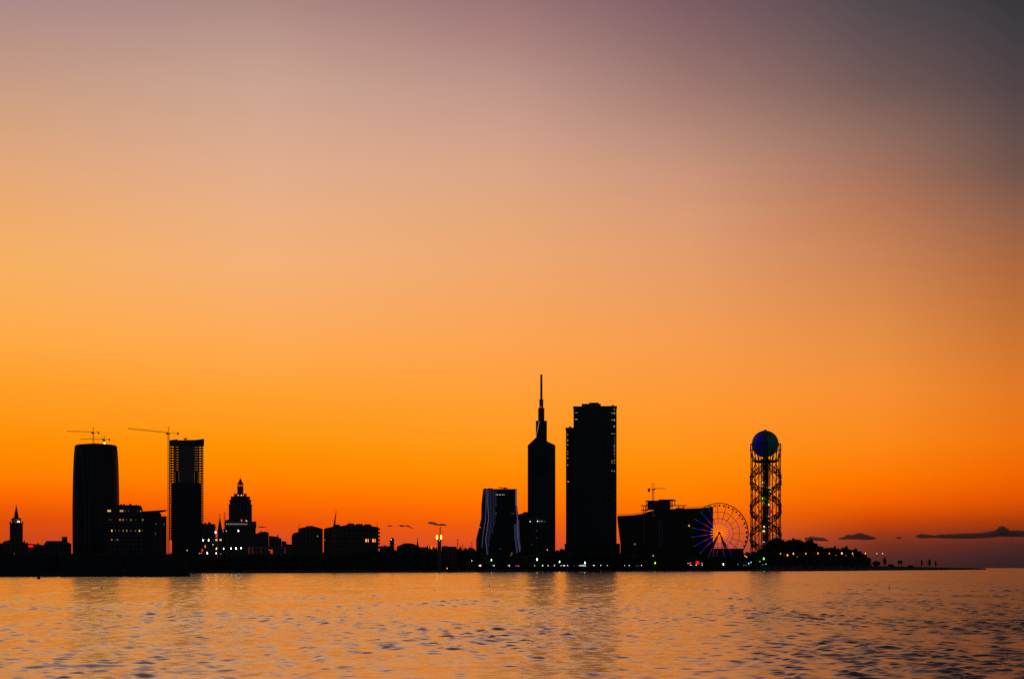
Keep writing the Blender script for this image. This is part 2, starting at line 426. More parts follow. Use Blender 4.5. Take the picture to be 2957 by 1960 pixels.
# low town on the left
def house(label, poly, px, Y, depth=14, mat=FA_CONC, extra=None, name='house', cat='building', group='low buildings along the shore'):
    t = Thing(name, label, cat, px, Y, group)
    base = max(b for a, b in poly)
    t.poly('wall', mat, [(a, b) for a, b in poly], 0, depth)
    xs = [a for a, b in poly]; top = min(b for a, b in poly)
    if extra:
        for nm, mt, q in extra: t.box(nm, mt, *q)
    return t
B0 = 1660
house('low flat block at the far left edge, touching the church tower', [(-40,B0),(18,B0),(18,1571),(8,1567),(-40,1570)], 0, 1330)
house('low house right of the church tower with a stub chimney', [(70,B0),(104,B0),(104,1570),(84,1569),(70,1565)], 88, 1280, extra=[('chimney', STONE, (78,80,1563,1570,3,4))])
house('low house with a small pointed gable between church and flat-roofed hall', [(103,B0),(128,B0),(128,1574),(113,1571),(111,1566),(108,1569),(103,1573)], 116, 1270)
house('long flat-roofed hall with a square stair tower, left of the barrel tower', [(126,B0),(206,B0),(206,1570),(200,1566),(190,1562),(134,1562),(126,1571)], 160, 1250,
      extra=[('stair_tower', DCON, (178.5,194.5,1548.5,1570,2,8)), ('roof_edge', ROOF, (133,178.4,1561,1562.4,-.4,14.4))])
t = house('red-lit low pavilion just right of the church tower', [(74,B0),(100,B0),(100,1580),(74,1580)], 87, 1180, 8)
t.box('neon_sign', lamp((255,10,10), 1.6), 82, 95, 1572.5, 1578.8, -.8, -.3); t.box('neon_sign_frame', STEEL, 81, 96, 1571.6, 1580, -.28, .0)
# barrel tower
t = Thing('barrel_tower', 'tall dark rounded tower bulging like a barrel, with two cranes on top', 'skyscraper', 277, 1500)
k = t.k; m = MB(); pr = []
for hw, py in ((66.5,1640),(68,1560),(68.2,1480),(67.6,1420),(66.6,1370),(65.2,1330),(63.2,1300),(61.5,1288)): pr.append((hw*k*t.c, t.z(py)))
m.lathe(pr, 64, (0, 20, 0), .8); t.part(m, 'facade', FA_RIB, smooth=True)
m = MB()
for i in range(64):
    a = 2*math.pi*(i+.5)/64
    for (r0, z0), (r1, z1) in zip(pr, pr[1:]):
        m.tube((r0*math.cos(a), 20+.8*r0*math.sin(a), z0), (r1*math.cos(a), 20+.8*r1*math.sin(a), z1), .22, 4)
t.part(m, 'mullions', STEEL)
m = MB(); r = 61.2*k
m.lathe([(r, t.z(1288)), (r*.995, t.z(1284)), (r*.9, t.z(1280.5)), (r*.66, t.z(1278)), (r*.3, t.z(1276)), (.2, t.z(1275.6))], 64, (0, 20, 0), .8); t.part(m, 'roof', ROOF)
m = MB()
for i in range(40):
    a = 2*math.pi*i/40
    if i == 0:
        for w in range(40): m.tube((r*.93*math.cos(2*math.pi*w/40), 20+.75*r*math.sin(2*math.pi*w/40), t.z(1280)), (r*.93*math.cos(2*math.pi*(w+1)/40), 20+.75*r*math.sin(2*math.pi*(w+1)/40), t.z(1280)), .1, 4)
    m.tube((r*.93*math.cos(a), 20+.75*r*math.sin(a), t.z(1283)), (r*.93*math.cos(a), 20+.75*r*math.sin(a), t.z(1280)), .12, 4)
t.part(m, 'guard_rail', STEEL)
m = MB(); a = t.p(302, 1275.2, 12); m.lathe([(.15, -.7), (.36, -.4), (.36, .3), (.1, .7)], 10, a); t.part(m, 'floodlight', lamp((255,236,170), 10))
crane('large tower crane on the barrel tower, long jib pointing left', 269.5, 1512, 105, 1279, 1252, 1233, 194, 1246, 285, w=1.0, jib_w=.6)
crane('small low tower crane beside the floodlight on the barrel tower roof', 301, 1530, 105, 1278, 1272, 1257, 232, 1268.5, 316, w=1.0, jib_w=.4)
# lit office block
t = Thing('office_block', 'broad office block with four rows of yellow lit windows', 'building', 360, 1310)
t.poly('wall', FA_CONC, [(305,1700),(413,1700),(413,1479),(411,1466),(408,1461.5),(404,1458),(345,1457),(318,1459),(305,1470)], 0, 26)
t.each('rooftop_unit', STEEL, [(a, b, h, 1459, 4, 8) for a, b, h in ((347,353,1454.5),(356,361,1453.5),(373,380,1453.2),(391,396,1455.5),(403,406,1457))])
for y in (1487, 1517, 1546):
    t.box('cornice', CONC, 304.5, 413.5, y, y+2, -.5, -.003)
WY = (255,205,80); WO = (255,170,90); WD = (120,90,45); WG = (90,95,95)
for row, ws in ((1474.5, [(312,WY,3),(315.3,WY,3),(318.6,WY,3),(347.5,WO,2.2),(351,WO,2.2),(354.6,WO,2.2),(362,WG,1),(371,WG,1),(398,WG,.7),(406,WY,1)]),
                (1500, [(316,WD,1),(322,WD,.5),(345,WO,1),(349,WO,1),(356,(230,190,110),1),(366,WD,.8),(378,(230,190,40),1),(392,WD,.7),(412.2,(240,220,200),.9)]),
                (1531.5, [(323,(255,180,60),5),(334,WD,1.),(344,WD,1.),(356,WO,.8),(366,(255,220,170),.9),(378,(170,120,40),1.),(391,(190,140,40),1.),(403,(255,215,60),3.5),(411.5,WD,.7)]),
                (1557.5, [(323,WO,1.2),(334,WD,.5),(339.5,(190,200,210),.8)])):
    for x, c, s in ws:
        m = MB(); t.bx(m, x-1.3, x+1.3, row-2.6, row+2.6, -.12, -.004); f = t.part(m, 'window', lamp(c, s*.33))
        m = MB(); t.bx(m, x-1.7, x+1.7, row+2.7, row+3.3, -.3, -.004); t.part(m, 'sill', CONC, f)
# cantilever-roofed block
t = Thing('terminal_building', 'stepped dark block under a thin slanting roof that juts right', 'building', 446, 1340)
t.poly('wall', FA_CONC, [(411,1700),(466,1700),(466,1483),(460,1478),(411,1478)], 2, 22)
t.poly('annex', FA_DARK, [(466.3,1700),(481,1700),(481,1489),(466.3,1489)], 4, 20)
t.poly('roof', ROOF, [(412,1476),(481,1471),(481,1473),(459,1477.8),(412,1477.8)], -1, 18)
for x, y in ((451,1512),(474,1513),(449,1540)): t.box('window', lamp((110,125,135), .22), x-1.5, x+1.5, y-3, y+3, 1.8, 1.99)
# unfinished tower with open floors
t = Thing('unfinished_tower', 'slim tower under construction with open floors the sky shows through', 'skyscraper', 538, 1450)
t.box('core', CONC, 516.5, 561.5, 1284, None, 0, 9)
t.box('clad_lower_body', FA_DARK, 496.2, 581.8, 1393, None, -.4, 9.4)
t.poly('crown', DCON, [(489,1284),(489,1272),(497,1270),(513,1268.3),(513,1271),(562,1269.5),(589.5,1266),(589.5,1283.8)], -1, 10)
for a, b in ((501,505.2),(572.3,576)): t.box('pier', CONC, a, b, 1284, 1393, 0, 6)
for a, b in ((505.5,516.3),(561.7,572)): t.box('glazing', GLASS, a, b, 1358, 1393, 1, 1.4)
for a in (489, 494.0, 505.4, 509.4, 514.6, 561.7, 565.6, 570, 580, 584.6):
    t.box('column', CONC, a, a+2.7, 1284, 1358 if 503 < a < 575 else 1560, .6, 1.6)
for i in range(38):
    y = 1284+i*7.25
    if y > 1556: break
    if y < 1392: t.each('floor_slab', CONC, [(488.6,500.9,y,y+3.9,.2,5), (576.2,587,y,y+3.9,.2,5)]+([(505.3,516.4,y,y+5.0,.2,5), (561.6,572.2,y,y+5.0,.2,5)] if y < 1358 else []))
    else: t.each('balcony_slab', CONC, [(488.8,496,y,y+3,.2,4), (582,586.8,y,y+3,.2,4)])
m = MB(); t.bx(m, 530, 541, 1263.5, 1266, 3, 6); t.bx(m, 533, 537, 1266, 1272, 3.5, 5.5); t.part(m, 'hoist', STEEL)
crane('tower crane climbing the left edge of the unfinished tower, long jib left', 486.6, 1447, GZ, None, 1254, 1232, 369, 1238.5, 514, w=1.3, jib_w=.8, cwt=1.2)
# dark block with roof tanks
t = Thing('apartment_block', 'boxy dark block with two roof tanks behind the floodlights, right of the unfinished tower', 'building', 603, 1420, 'apartment blocks')
t.box('wall', FA_CONC, 580, 622, 1512, None, 0, 14)
for a, b, h in ((589,596,1508.5),(600,609,1506.5)):
    m = MB(); m.lathe([((b-a)/2*t.k, t.z(1513)), ((b-a)/2*t.k, t.z(h+1)), ((b-a)/4*t.k, t.z(h))], 12, (t.x((a+b)/2), 5, 0)); t.part(m, 'roof_tank', STEEL)
for q in range(4): t.box('balcony', CONC, 611, 624, 1521+q*11, 1524+q*11, -1.4, -.004)
# spired church
t = Thing('spired_church', 'slender church spire with a cross standing left of the stepped tower', 'church', 635, 1370)
k = t.k
t.box('tower', FA_STONE, 628, 642, 1534, None, 0, 4.2)
m = MB(); m.lathe([(7.3*k, t.z(1534)), (4.2*k, t.z(1514)), (1.7*k, t.z(1499)), (.15, t.z(1490))], 8, (0, 2.1, 0)); t.part(m, 'spire', ROOF)
m = MB(); m.tube((0, 2.1, t.z(1491)), (0, 2.1, t.z(1483)), .16, 5); m.tube((-.75, 2.1, t.z(1486.5)), (.75, 2.1, t.z(1486.5)), .16, 5); t.part(m, 'cross', STEEL)
t.poly('nave', FA_STONE, [(600,1700),(627.7,1700),(627.7,1552),(614,1545),(600,1552)], .5, 20)
for x in (623.5,626,635.6,638.4): t.box('window', lamp((255,225,150), 1.3), x-.8, x+.8, 1555.5, 1560.5, -.15, -.004)
# mast between
t = Thing('antenna_mast', 'thin lattice aerial mast between the church spire and the stepped tower', 'mast', 648.5, 1440, 'aerial masts')
m = MB(); m.lattice((0, 0, 0), (0, 0, t.z(1478)), .9, 18, .12); t.part(m, 'mast', STEEL)
m = MB(); m.tube((-.5, 0, t.z(1494)), (3.2, 0, t.z(1501.5)), .1, 4); m.tube((-.9, 0, t.z(1481)), (.9, 0, t.z(1481)), .12, 4); t.part(m, 'crossarm', STEEL)
# stepped tower
t = Thing('stepped_tower', 'stepped stone tower rising in tiers to a lantern with a pyramid cap', 'tower', 694, 1500)
k = t.k
def oct(hw, y0, y1, name, mat, d=14, n=8, cxp=694):
    m = MB(); r = hw*k/math.cos(math.pi/n)
    m.lathe([(r, t.z(y1)), (r, t.z(y0))], n, (t.x(cxp), d, 0)); o = t.part(m, name, mat)
    return o
t.box('podium', FA_STONE, 650, 738.5, 1522, None, -6, 34)
t.poly('podium_wing', FA_STONE, [(640,1700),(649.8,1700),(649.8,1524),(640,1532)], -4, 30)
t.box('podium_cornice', STONE, 649, 740, 1505, 1521.8, -7, 35)
t.poly('terrace', STONE, [(649,1505),(649,1502),(659,1499.5),(664,1499.5),(664,1505)], 0, 20)
def tier(hw, y0, y1, name='tier', d0=0, d1=28, mat=FA_STONE):
    m = MB(); x0, x1 = t.x(694-hw), t.x(694+hw); c = (x1-x0)*.16
    pl = [(x0+c, d0), (x1-c, d0), (x1, d0+c), (x1, d1-c), (x1-c, d1), (x0+c, d1), (x0, d1-c), (x0, d0+c)]
    z0, z1 = t.z(y1), t.z(y0)
    m.add([(x, y, z0) for x, y in pl]+[(x, y, z1) for x, y in pl], [tuple(range(7,-1,-1)), tuple(range(8,16))]+[(i,(i+1)%8,(i+1)%8+8,i+8) for i in range(8)])
    return t.part(m, name, mat)
tier(33.6, 1457, 1505, d0=0, d1=28); tier(31, 1443, 1457, d0=1, d1=27); tier(27.5, 1434, 1443, d0=2, d1=26)
t.each('pilaster', STONE, [(694-30+i*10-1.3, 694-30+i*10+1.3, 1456, 1505, -.8, -.004) for i in range(7)])
for hw, y in ((34.6,1456.9),(32,1442.9),(28.4,1433.9)): tier(hw, y-1.2, y, 'cornice', -.6, 28.6, STONE)
tier(17, 1424, 1433, 'terrace_block', 6, 22)
for x in (677.5, 710.5): t.box('corner_turret', STONE, x-2, x+2, 1423, 1432, 6, 9)
oct(8.2, 1404, 1424, 'lantern', FA_STONE); oct(9, 1402.2, 1404, 'lantern_gallery', STONE)
for i in range(6):
    a = math.pi*2*(i+.5)/6; m = MB(); c = Vector((math.cos(a)*7.6*k, 14+math.sin(a)*7.6*k, 0))
    m.tube(c+Vector((0,0,t.z(1402.2))), c+Vector((0,0,t.z(1396))), .33, 6); t.part(m, 'column', STONE)
oct(5.6, 1396, 1402.2, 'lamp_room', lamp((255,70,20), .55))
oct(9, 1394.8, 1396, 'cap_ring', STONE)
m = MB(); m.lathe([(9.2*k, t.z(1394.8)), (4.6*k, t.z(1387)), (.2, t.z(1378))], 8, (0, 14, 0)); t.part(m, 'cap', ROOF)
m = MB(); m.tube((0, 14, t.z(1379)), (0, 14, t.z(1370)), .12, 5); t.part(m, 'finial', STEEL)
for x, y, c, s in ((687.5,1428.5,(255,120,60),2.2),(697,1428.5,(255,150,70),2.6),(703,1428,(255,110,50),1.2),(696.5,1500,(255,60,30),1.),(698,1504,(255,190,170),.9),(711,1503,(255,170,130),1.6),(714,1505,(255,200,170),1.2)):
    t.box('lamp', lamp(c, s), x-1, x+1, y-1.8, y+1.8, 5.2 if y < 1440 else -.9, 5.7 if y < 1440 else -.4)
for i in range(13): t.box('lamp', lamp((225,215,205), .5), 655+i*4.75-.7, 655+i*4.75+.7, 1511.6, 1514.4, -7.5, -7.1)
# wooded slope of houses right of it
sil = [(737,1540),(748,1535),(760,1534),(773,1535),(777,1545),(789,1546),(798,1549),(803,1543),(806,1551),(812,1554),(816,1561),(827,1563),(828,1570),(838,1571)]
house('gabled terrace stepping down right of the stepped tower', [(737,B0),(776,B0),(776,1536),(762,1534),(750,1536),(737,1541)], 757, 1400, extra=[('chimney', STONE, (752,755,1531,1537,3,5)), ('chimney', STONE, (765,767,1532.5,1537,3,5))])
t = house('lower roof with a pointed dormer in the middle of the stepping terrace', [(776.5,B0),(813,B0),(813,1555),(800,1549),(788,1547),(776.5,1546)], 795, 1390)
t.poly('dormer', STONE, [(798,1553),(801.5,1541),(805,1553)], 3, 6)
t = house('lowest house of the terrace with an orange-lit arcade, beside the apartment blocks', [(813.5,B0),(842,B0),(842,1571),(828,1570),(827,1563),(813.5,1561)], 828, 1385)
t = house('dark arcaded hall with one glowing orange archway', [(716,1665),(846,1665),(846,1577),(716,1577)], 781, 1330, 12, FA_STONE, name='arcade_hall', cat='building')
m = MB(); t.bx(m, 775, 787, 1585.5, 1588.5, -.3, -.004); t.bx(m, 781, 787, 1588.5, 1597.5, -.3, -.004); t.part(m, 'lit_archway', lamp((235,85,15), .5))
for x, s in ((711,.10),(721,.06),(745,.04),(815,.08)): t.box('lit_bay', lamp((220,90,50), s), x+6, x+10, 1580, 1597, -.3, -.004)
# apartment blocks with mansard roofs
def mansard(label, x0, x1, top, hats, px, Y, step=None, masts=()):
    t = Thing('apartment_block', label, 'building', px, Y, 'apartment blocks')
    t.poly('wall', FA_STONE, step or [(x0,1700),(x1,1700),(x1,top),(x0,top)], 0, 22)
    for a, b, y, yb in hats:
        m = MB(); d = 2.5
        x_0, x_1 = t.x(a), t.x(b); i = (x_1-x_0)*.12
        z0, z1 = t.z(yb), t.z(y)
        vs = [(x_0, d, z0), (x_1, d, z0), (x_1, d+14, z0), (x_0, d+14, z0), (x_0+i*.5, d+1, z0+(z1-z0)*.75), (x_1-i*.5, d+1, z0+(z1-z0)*.75), (x_1-i*.5, d+13, z0+(z1-z0)*.75), (x_0+i*.5, d+13, z0+(z1-z0)*.75),
              (x_0+i*2, d+3, z1), (x_1-i*2, d+3, z1), (x_1-i*2, d+11, z1), (x_0+i*2, d+11, z1)]
        m.add(vs, [(0,3,2,1),(0,1,5,4),(1,2,6,5),(2,3,7,6),(3,0,4,7),(4,5,9,8),(5,6,10,9),(6,7,11,10),(7,4,8,11),(8,9,10,11)]); t.part(m, 'mansard_roof', ROOF)
    for x, y, yb in masts:
        m = MB(); m.tube(t.p(x, yb, 6), t.p(x, y, 6), .17, 5, .07); t.part(m, 'aerial', STEEL)
    return t
t = mansard('left apartment block with a single mansard roof and an aerial on its left corner', 841, 932, 1530, [(882,909,1517,1524)], 887, 1450,
        [(841,1700),(932,1700),(932,1526),(910,1519.5),(880,1521),(862,1525),(860,1536),(848,1538),(842,1546)], [(864.5,1511,1530)])
t.box('window', lamp((170,180,185), .7), 916, 918.2, 1545.5, 1548.5, -.15, -.004)
t = mansard('right apartment block, longest, with a row of four mansard roofs and two aerials', 935, 1097, 1522, [(961,983,1513,1519),(1001,1025,1510,1517),(1025,1049,1511,1517),(1049.5,1073,1512,1518)], 1016, 1450,
        [(935,1700),(1093,1700),(1093,1521),(1073,1518),(1000,1515),(984,1518),(960,1520),(937,1525),(935,1530)], [(1009,1501,1512),(1089.5,1503,1522)])
for i in range(6): t.box('balcony', CONC, 1093.2, 1097.6, 1524+i*10.5, 1529+i*10.5, 1, 7)
t.box('window', lamp((170,180,185), .4), 934.5+2, 936.5+2, 1557, 1560, -.15, -.004)
# leaning needle
t = Thing('leaning_pylon', 'slender leaning needle pylon in front of the apartment blocks', 'pylon', 960, 1270)
m = MB(); a = t.p(959, None, 0); b = t.p(971.3, 1470, 0)
m.tube((t.x(957.5), 0, 0), t.p(966, 1512, 0), 5.2*t.k, 10, 2.6*t.k); m.tube(t.p(966, 1512, 0), b, 2.6*t.k, 10, .45*t.k); t.part(m, 'needle', RUST)
m = MB(); m.lathe([(2.6, 0), (2.6, .8), (1.9, .9)], 16, (t.x(957.5), 0, 0)); t.part(m, 'plinth', CONC)
# floodlight gantries
for px, lb in ((1060,'left twin-lamp floodlight mast with orange lamps before the right apartment block'),(1080,'right twin-lamp floodlight mast with orange lamps before the right apartment block')):
    t = Thing('floodlight_mast', lb, 'floodlight', px, 1330, 'orange floodlight masts')
    m = MB(); m.lattice((0, 0, 0), (0, 0, t.z(1566)), .9, 9, .1); t.part(m, 'mast', RUST)
    m = MB(); t.bx(m, px-5, px+5, 1565, 1566.5, -.3, .3); t.part(m, 'crossarm', STEEL)
    for q, s in ((-2.8, 1.0), (3.2, .6)):
        m = MB(); m.lathe([(.35, -.9), (.30*s+.08, -.5), (.30*s+.08, .8), (.3, 1.3)], 10, t.p(px+q, 1560.5, -.2)); t.part(m, 'lamp', lamp((255,125,40), 3.2 if s == 1 else 2.2))
# small tower with lantern
t = Thing('lookout_tower', 'small round-capped lookout tower with one white lamp, right of the apartment blocks', 'tower', 1132, 1400)
k = t.k; m = MB(); m.lathe([(6.3*k, 0), (6.3*k, t.z(1560)), (5.8*k, t.z(1558))], 14, (0, 2, 0)); t.part(m, 'shaft', FA_CONC)
m = MB(); m.lathe([(7*k, t.z(1558)), (5.6*k, t.z(1555)), (2.8*k, t.z(1552.5)), (.1, t.z(1550.5))], 14, (0, 2, 0)); t.part(m, 'cap', ROOF)
m = MB(); m.lathe([(.15, -.4), (.35, 0), (.15, .4)], 8, t.p(1129.5, 1557, 0)); t.part(m, 'lamp', lamp((230,235,240), 2))
# low vaulted hall and neighbours
t = house('low hall under a shallow vaulted roof, right of the lookout tower', [(1146,1665),(1212,1665),(1212,1578),(1196,1570),(1184,1567.5),(1168,1567.5),(1158,1572),(1146,1577)], 1178, 1420, 24, FA_CONC, name='vaulted_hall', cat='building')
t = house('low terrace left of the lookout tower', [(1096,1665),(1126,1665),(1126,1576),(1096,1576)], 1111, 1430)
t = house('low flat shed with narrow lit doorways beside the brick beacon tower', [(1210,1665),(1262,1665),(1262,1579),(1243,1578),(1243,1575),(1232,1575),(1232,1579),(1210,1579)], 1237, 1400)
for x, w, c, s in ((1238.3,.7,(255,170,140),1.),(1246,2.2,(255,95,10),1.6),(1256.5,.6,(255,160,120),.9)): t.box('lit_doorway', lamp(c, s), x-w, x+w, 1574.5 if w > 1 else 1576, 1584 if w > 1 else 1582, -.3, -.004)
t = house('long flat roof right of the brick beacon tower', [(1275,1665),(1318,1665),(1318,1577),(1291,1577),(1291,1575),(1280,1575),(1275,1578)], 1297, 1420)
# beacon tower
t = Thing('beacon_tower', 'brick beacon tower with two blazing orange lamps and a tall aerial', 'tower', 1268.5, 1390)
t.poly('shaft', STONE, [(1262.5,1700),(1275,1700),(1274,1559),(1263.5,1559)], 0, 3)
t.box('platform', CONC, 1261.5, 1276, 1556.5, 1559, -.6, 3.6)
for x, r in ((1261.8,.68),(1274,.48)):
    m = MB(); m.lathe([(.3, -1.3), (r*.8, -.8), (r, .6), (.45, 2.0)], 10, t.p(x, 1552, -.2)); t.part(m, 'lamp', lamp((255,160,50), 8))
m = MB(); m.lattice(t.p(1272.3, 1557, 1.5), t.p(1272.3, 1520, 1.5), .6, 12, .1); m.tube(t.p(1269, 1557, 1.5), t.p(1269, 1522, 1.5), .1, 5); t.part(m, 'aerial', STEEL)
m = MB(); m.lathe([(.15, -.4), (.3, 0), (.15, .4)], 8, t.p(1269.5, 1559, -.3)); t.part(m, 'lamp', lamp((230,235,240), 1.5))
for x, y, h, lb in ((1321,1556,4,'leaning yard mast with a stay, between the beacon tower and the folded hotel'),(1336.5,1571,2,'short aerial in the gap left of the folded hotel'),(1362.5,1563,3,'thin aerial mast standing close to the folded hotel')):
    t = Thing('antenna_mast', lb, 'mast', x, 1480, 'aerial masts')
    m = MB(); m.lattice((0, 0, 0), (0, 0, t.z(y)), .6, 10, .09); t.part(m, 'mast', STEEL)
    m = MB()
    if h == 4: mm = MB(); mm.tube((.1, 0, t.z(y+10)), (t.x(1331), 0, t.z(1580)), .12, 4); t.part(mm, 'stay', STEEL); m.tube((-.9, 0, t.z(y+2)), (1.1, 0, t.z(y+3)), .1, 4)
    else: m.tube((-.7, 0, t.z(y+5)), (.7, 0, t.z(y+5)), .09, 4)
    t.part(m, 'crossarm', STEEL)
# folded hotel
t = Thing('folded_hotel', 'hotel with zigzag folded sides outlined by thin blue-white light strips', 'hotel', 1442, 1720)
lev = [1411, 1455, 1497, 1557, 1592, 1700]
le = [1394.5, 1390, 1389, 1374.5, 1374.5, 1374.5]
ri = [1492.5, 1492.5, 1498, 1501.5, 1504.5, 1504.5]
fold = [1405.5, 1405, 1406.5, 1398, 1400, 1401]      # the front corner where two faces meet
m = MB(); vs = []
for a, b, c, y in zip(le, ri, fold, lev):
    z = max(t.z(y), 0); vs += [(t.x(a), 6, z), (t.x(c), 0, z), (t.x(b), 0, z), (t.x(b)-.5, 26, z), (t.x(a)+.5, 26, z)]
fs = [(i*5+j, i*5+(j+1)%5, (i+1)*5+(j+1)%5, (i+1)*5+j) for i in range(5) for j in range(5)]+[(4,3,2,1,0)]
m.add(vs, [q[::-1] for q in fs]); t.part(m, 'facade', FA_GLASS)
m = MB(); t.pr(m, [(1396.5,1411),(1397,1408.8),(1409,1410),(1409,1408.5),(1423,1409.5),(1424,1411)], 1, 5); t.part(m, 'parapet', ROOF); t.box('plant_room', ROOF, 1466, 1486, 1411, 1413, 3, 8)
def at_level(a, y):
    for i in range(5):
        if lev[i] <= y <= lev[i+1]: return a[i]+(a[i+1]-a[i])*(y-lev[i])/(lev[i+1]-lev[i])
    return a[-1]
zig = [(1412,1409),(1455,1408.5),(1497,1411),(1557,1402.5),(1600,1407),(1618,1409)]
def strip(off, y0, y1, base, s, r=.13, d=-.35, name='light_strip', col=(170,175,235)):
    ys = sorted({y0, y1} | {y for y, _ in base if y0 < y < y1}); pts = []
    for y in ys:
        for (ya, xa), (yb, xb) in zip(base, base[1:]):
            if ya <= y <= yb: pts.append(t.p(xa+(xb-xa)*(y-ya)/(yb-ya)+off, y, d)); break
    m = MB(); m.path(pts, r, 5); t.part(m, name, lamp(col, s))
for i, (y1, s) in enumerate(((1618,.75),(1616,.62),(1578,.6),(1560,.55),(1540,.55),(1518,.55),(1462,.6))):
    strip(i*3.9 if i else 0, 1412, y1, zig, s*(.5 if i == 0 else .1 if i % 2 else .2))
strip(0, 1412, 1580, [(1412,1404.5),(1455,1403.6),(1500,1402),(1530,1396.5),(1557,1393),(1580,1391.5)], .3, .12, -.35)
rz = [(1412,1488.5),(1455,1489),(1497,1494.5),(1557,1496),(1600,1502)]
strip(0, 1413, 1592, rz, .45); strip(3, 1413, 1460, rz, .3)
for off, y0, y1 in ((-9,1512,1597),(-5.5,1512,1594),(3.4,1500,1588),(-2,1500,1556)): strip(off, y0, y1, rz, .2)
for x in (1433,1437,1441.5,1446,1451,1455.5): t.box('window', lamp((225,215,200), .8), x-.7, x+.7, 1426.4, 1429, -.2, -.004)
for x in (1430,1433,1479,1484): t.box('window', lamp((150,130,130), .35), x-.8, x+.8, 1480.5, 1483, -.2, -.004)
for x, y, c, s in ((1386,1522,(200,210,230),.9),(1478,1597,(255,150,60),.9),(1475,1603,(190,150,50),.5),(1470,1618,(90,80,230),.8),(1445,1584,(110,110,120),.5)): t.box('lamp', lamp(c, s), x-.9, x+.9, y-1.5, y+1.5, -1, -.5) if x > 1400 else t.box('lamp', lamp(c, s), x-.9, x+.9, y-1.5, y+1.5, -.2, .6)
t = Thing('roof_crane', 'small window-cleaning crane with a flat arm on the folded hotel roof', 'crane', 1457, 1728, gz=78.0)
m = MB(); t.bx(m, 1455.5, 1459, 1408, 1413, 0, 1.4); t.part(m, 'base', STEEL)
m = MB(); t.pr(m, [(1440,1405),(1442,1406),(1465.5,1407.3),(1465.5,1410.5),(1442,1408.2),(1440.5,1408)], .2, 1.2); t.part(m, 'arm', STEEL)
# low block beside the needle tower
t = house('plain low wing between the folded hotel and the needle tower', [(1497,1700),(1528,1700),(1528,1477.5),(1512,1477.5),(1510,1481),(1497,1484)], 1513, 1780, 24, FA_DARK, name='hotel_wing')
# needle tower
t = Thing('needle_tower', 'tallest tower, shouldered and topped by stacked shafts and a long needle', 'skyscraper', 1563.5, 1800)
k = t.k
t.poly('body', FA_RIB, [(1524.6,1700),(1603,1700),(1603,1284.5),(1579.8,1273.5),(1547,1263),(1524.6,1284.5)], 0, 26)
t.each('facade_rib', CONC, [(x-.8, x+.8, 1286, 1640, -.9, -.004) for x in (1524.6, 1543, 1583, 1603)])
t.box('upper_shaft', FA_RIB, 1547.3, 1579.4, 1213, 1275, 5, 16)
t.box('middle_shaft', FA_RIB, 1554, 1572, 1176, 1213, 7, 14)
t.box('lantern_shaft', CONC, 1557.3, 1569, 1150, 1176, 8, 13)
m = MB(); m.lathe([(3.3*k, t.z(1150)), (3.2*k, t.z(1110)), (2.9*k, t.z(1078))], 12, (t.x(1563.2), 10.5, 0)); t.part(m, 'needle', STEEL)
m = MB(); c = t.p(1558, 1347, -.6); m.ring(c, 26*k, .5, 48); 
for i in range(8):
    a = i*math.pi/4; m.tube(c, (c[0]+26*k*math.cos(a), c[1], c[2]+26*k*math.sin(a)), .2, 4)
t.part(m, 'wheel', STEEL)
m = MB(); m.lathe([(25.6*k, 0), (25.6*k, .3)], 40); mm = MB(); mm.v = [(c[0]+x, -.25+z, c[2]+y) for x, y, z in m.v]; mm.f = m.f; mm.m = m.m; t.part(mm, 'wheel_recess', GLASS)
m = MB(); m.path([t.p(1547.6, 1263, 4.7), t.p(1549.5, 1251, 4.7), t.p(1552.5, 1238, 4.7), t.p(1556, 1222, 4.7), t.p(1557, 1214, 4.7)], .17, 5); t.part(m, 'light_strip', lamp((255,200,150), .5))
for x, y, c, s in ((1531,1505,(225,225,225),2.2),(1552.5,1504,(235,235,240),2.8),(1559,1504.5,(150,150,155),.8),(1565,1504,(190,190,190),.9),(1573,1505,(120,120,120),.5),(1580.5,1586.5,(255,190,150),1.5),(1549.5,1532,(120,90,80),.4),(1549.5,1552,(120,90,80),.4),(1535,1571,(110,110,115),.4)):
    t.box('lamp', lamp(c, s), x-1, x+1, y-1.2, y+1.2, -1.2, -.91)
m = MB(); m.lathe([(.2,-.6),(.5,0),(.2,.6)], 8, t.p(1562, 1172.5, 7-.5)); t.part(m, 'warning_lamp', lamp((255,60,20), 1.2))
for a, b in ((1522.5,1524.6),(1603,1604.8)): t.box('bracket', STEEL, a, b, 1377.5, 1379, 2, 3)
# twin slab tower
t = Thing('slab_tower', 'massive twin slab tower, lower wing on its left, flat tops with parapets', 'skyscraper', 1707, 1850)
t.box('main_slab', FA_RIB, 1656, 1780.6, 1174.5, None, 0, 30)
t.box('left_wing', FA_RIB, 1634, 1655.8, 1235, None, 6, 28)
t.box('left_wing_parapet', CONC, 1632.5, 1655.7, 1232.6, 1237, 5.4, 28.6)
m = MB(); t.bx(m, 1654.8, 1679.6, 1172.5, 1176, -.7, 30.7); t.bx(m, 1679.6, 1735, 1165.5, 1176, -.7, 24); t.bx(m, 1735, 1781.8, 1172, 1176, -.7, 30.7); t.part(m, 'parapet', CONC)
t.box('plant_room', DCON, 1701, 1729, 1161, 1165.6, 4, 18)
t.each('facade_rib', CONC, [(x-.7, x+.7, 1177, 1568.5, -.6, -.004) for x in (1659, 1681, 1700, 1734, 1762)])
t.box('podium', FA_DARK, 1630.8, 1790, 1569, None, -6, 34)
m = MB(); t.pr(m, [(1766,1172),(1766,1168.5),(1770.5,1168.5),(1773,1165.5),(1773.6,1166.2),(1771,1172)], 4, 6); t.part(m, 'roof_hoist', STEEL)
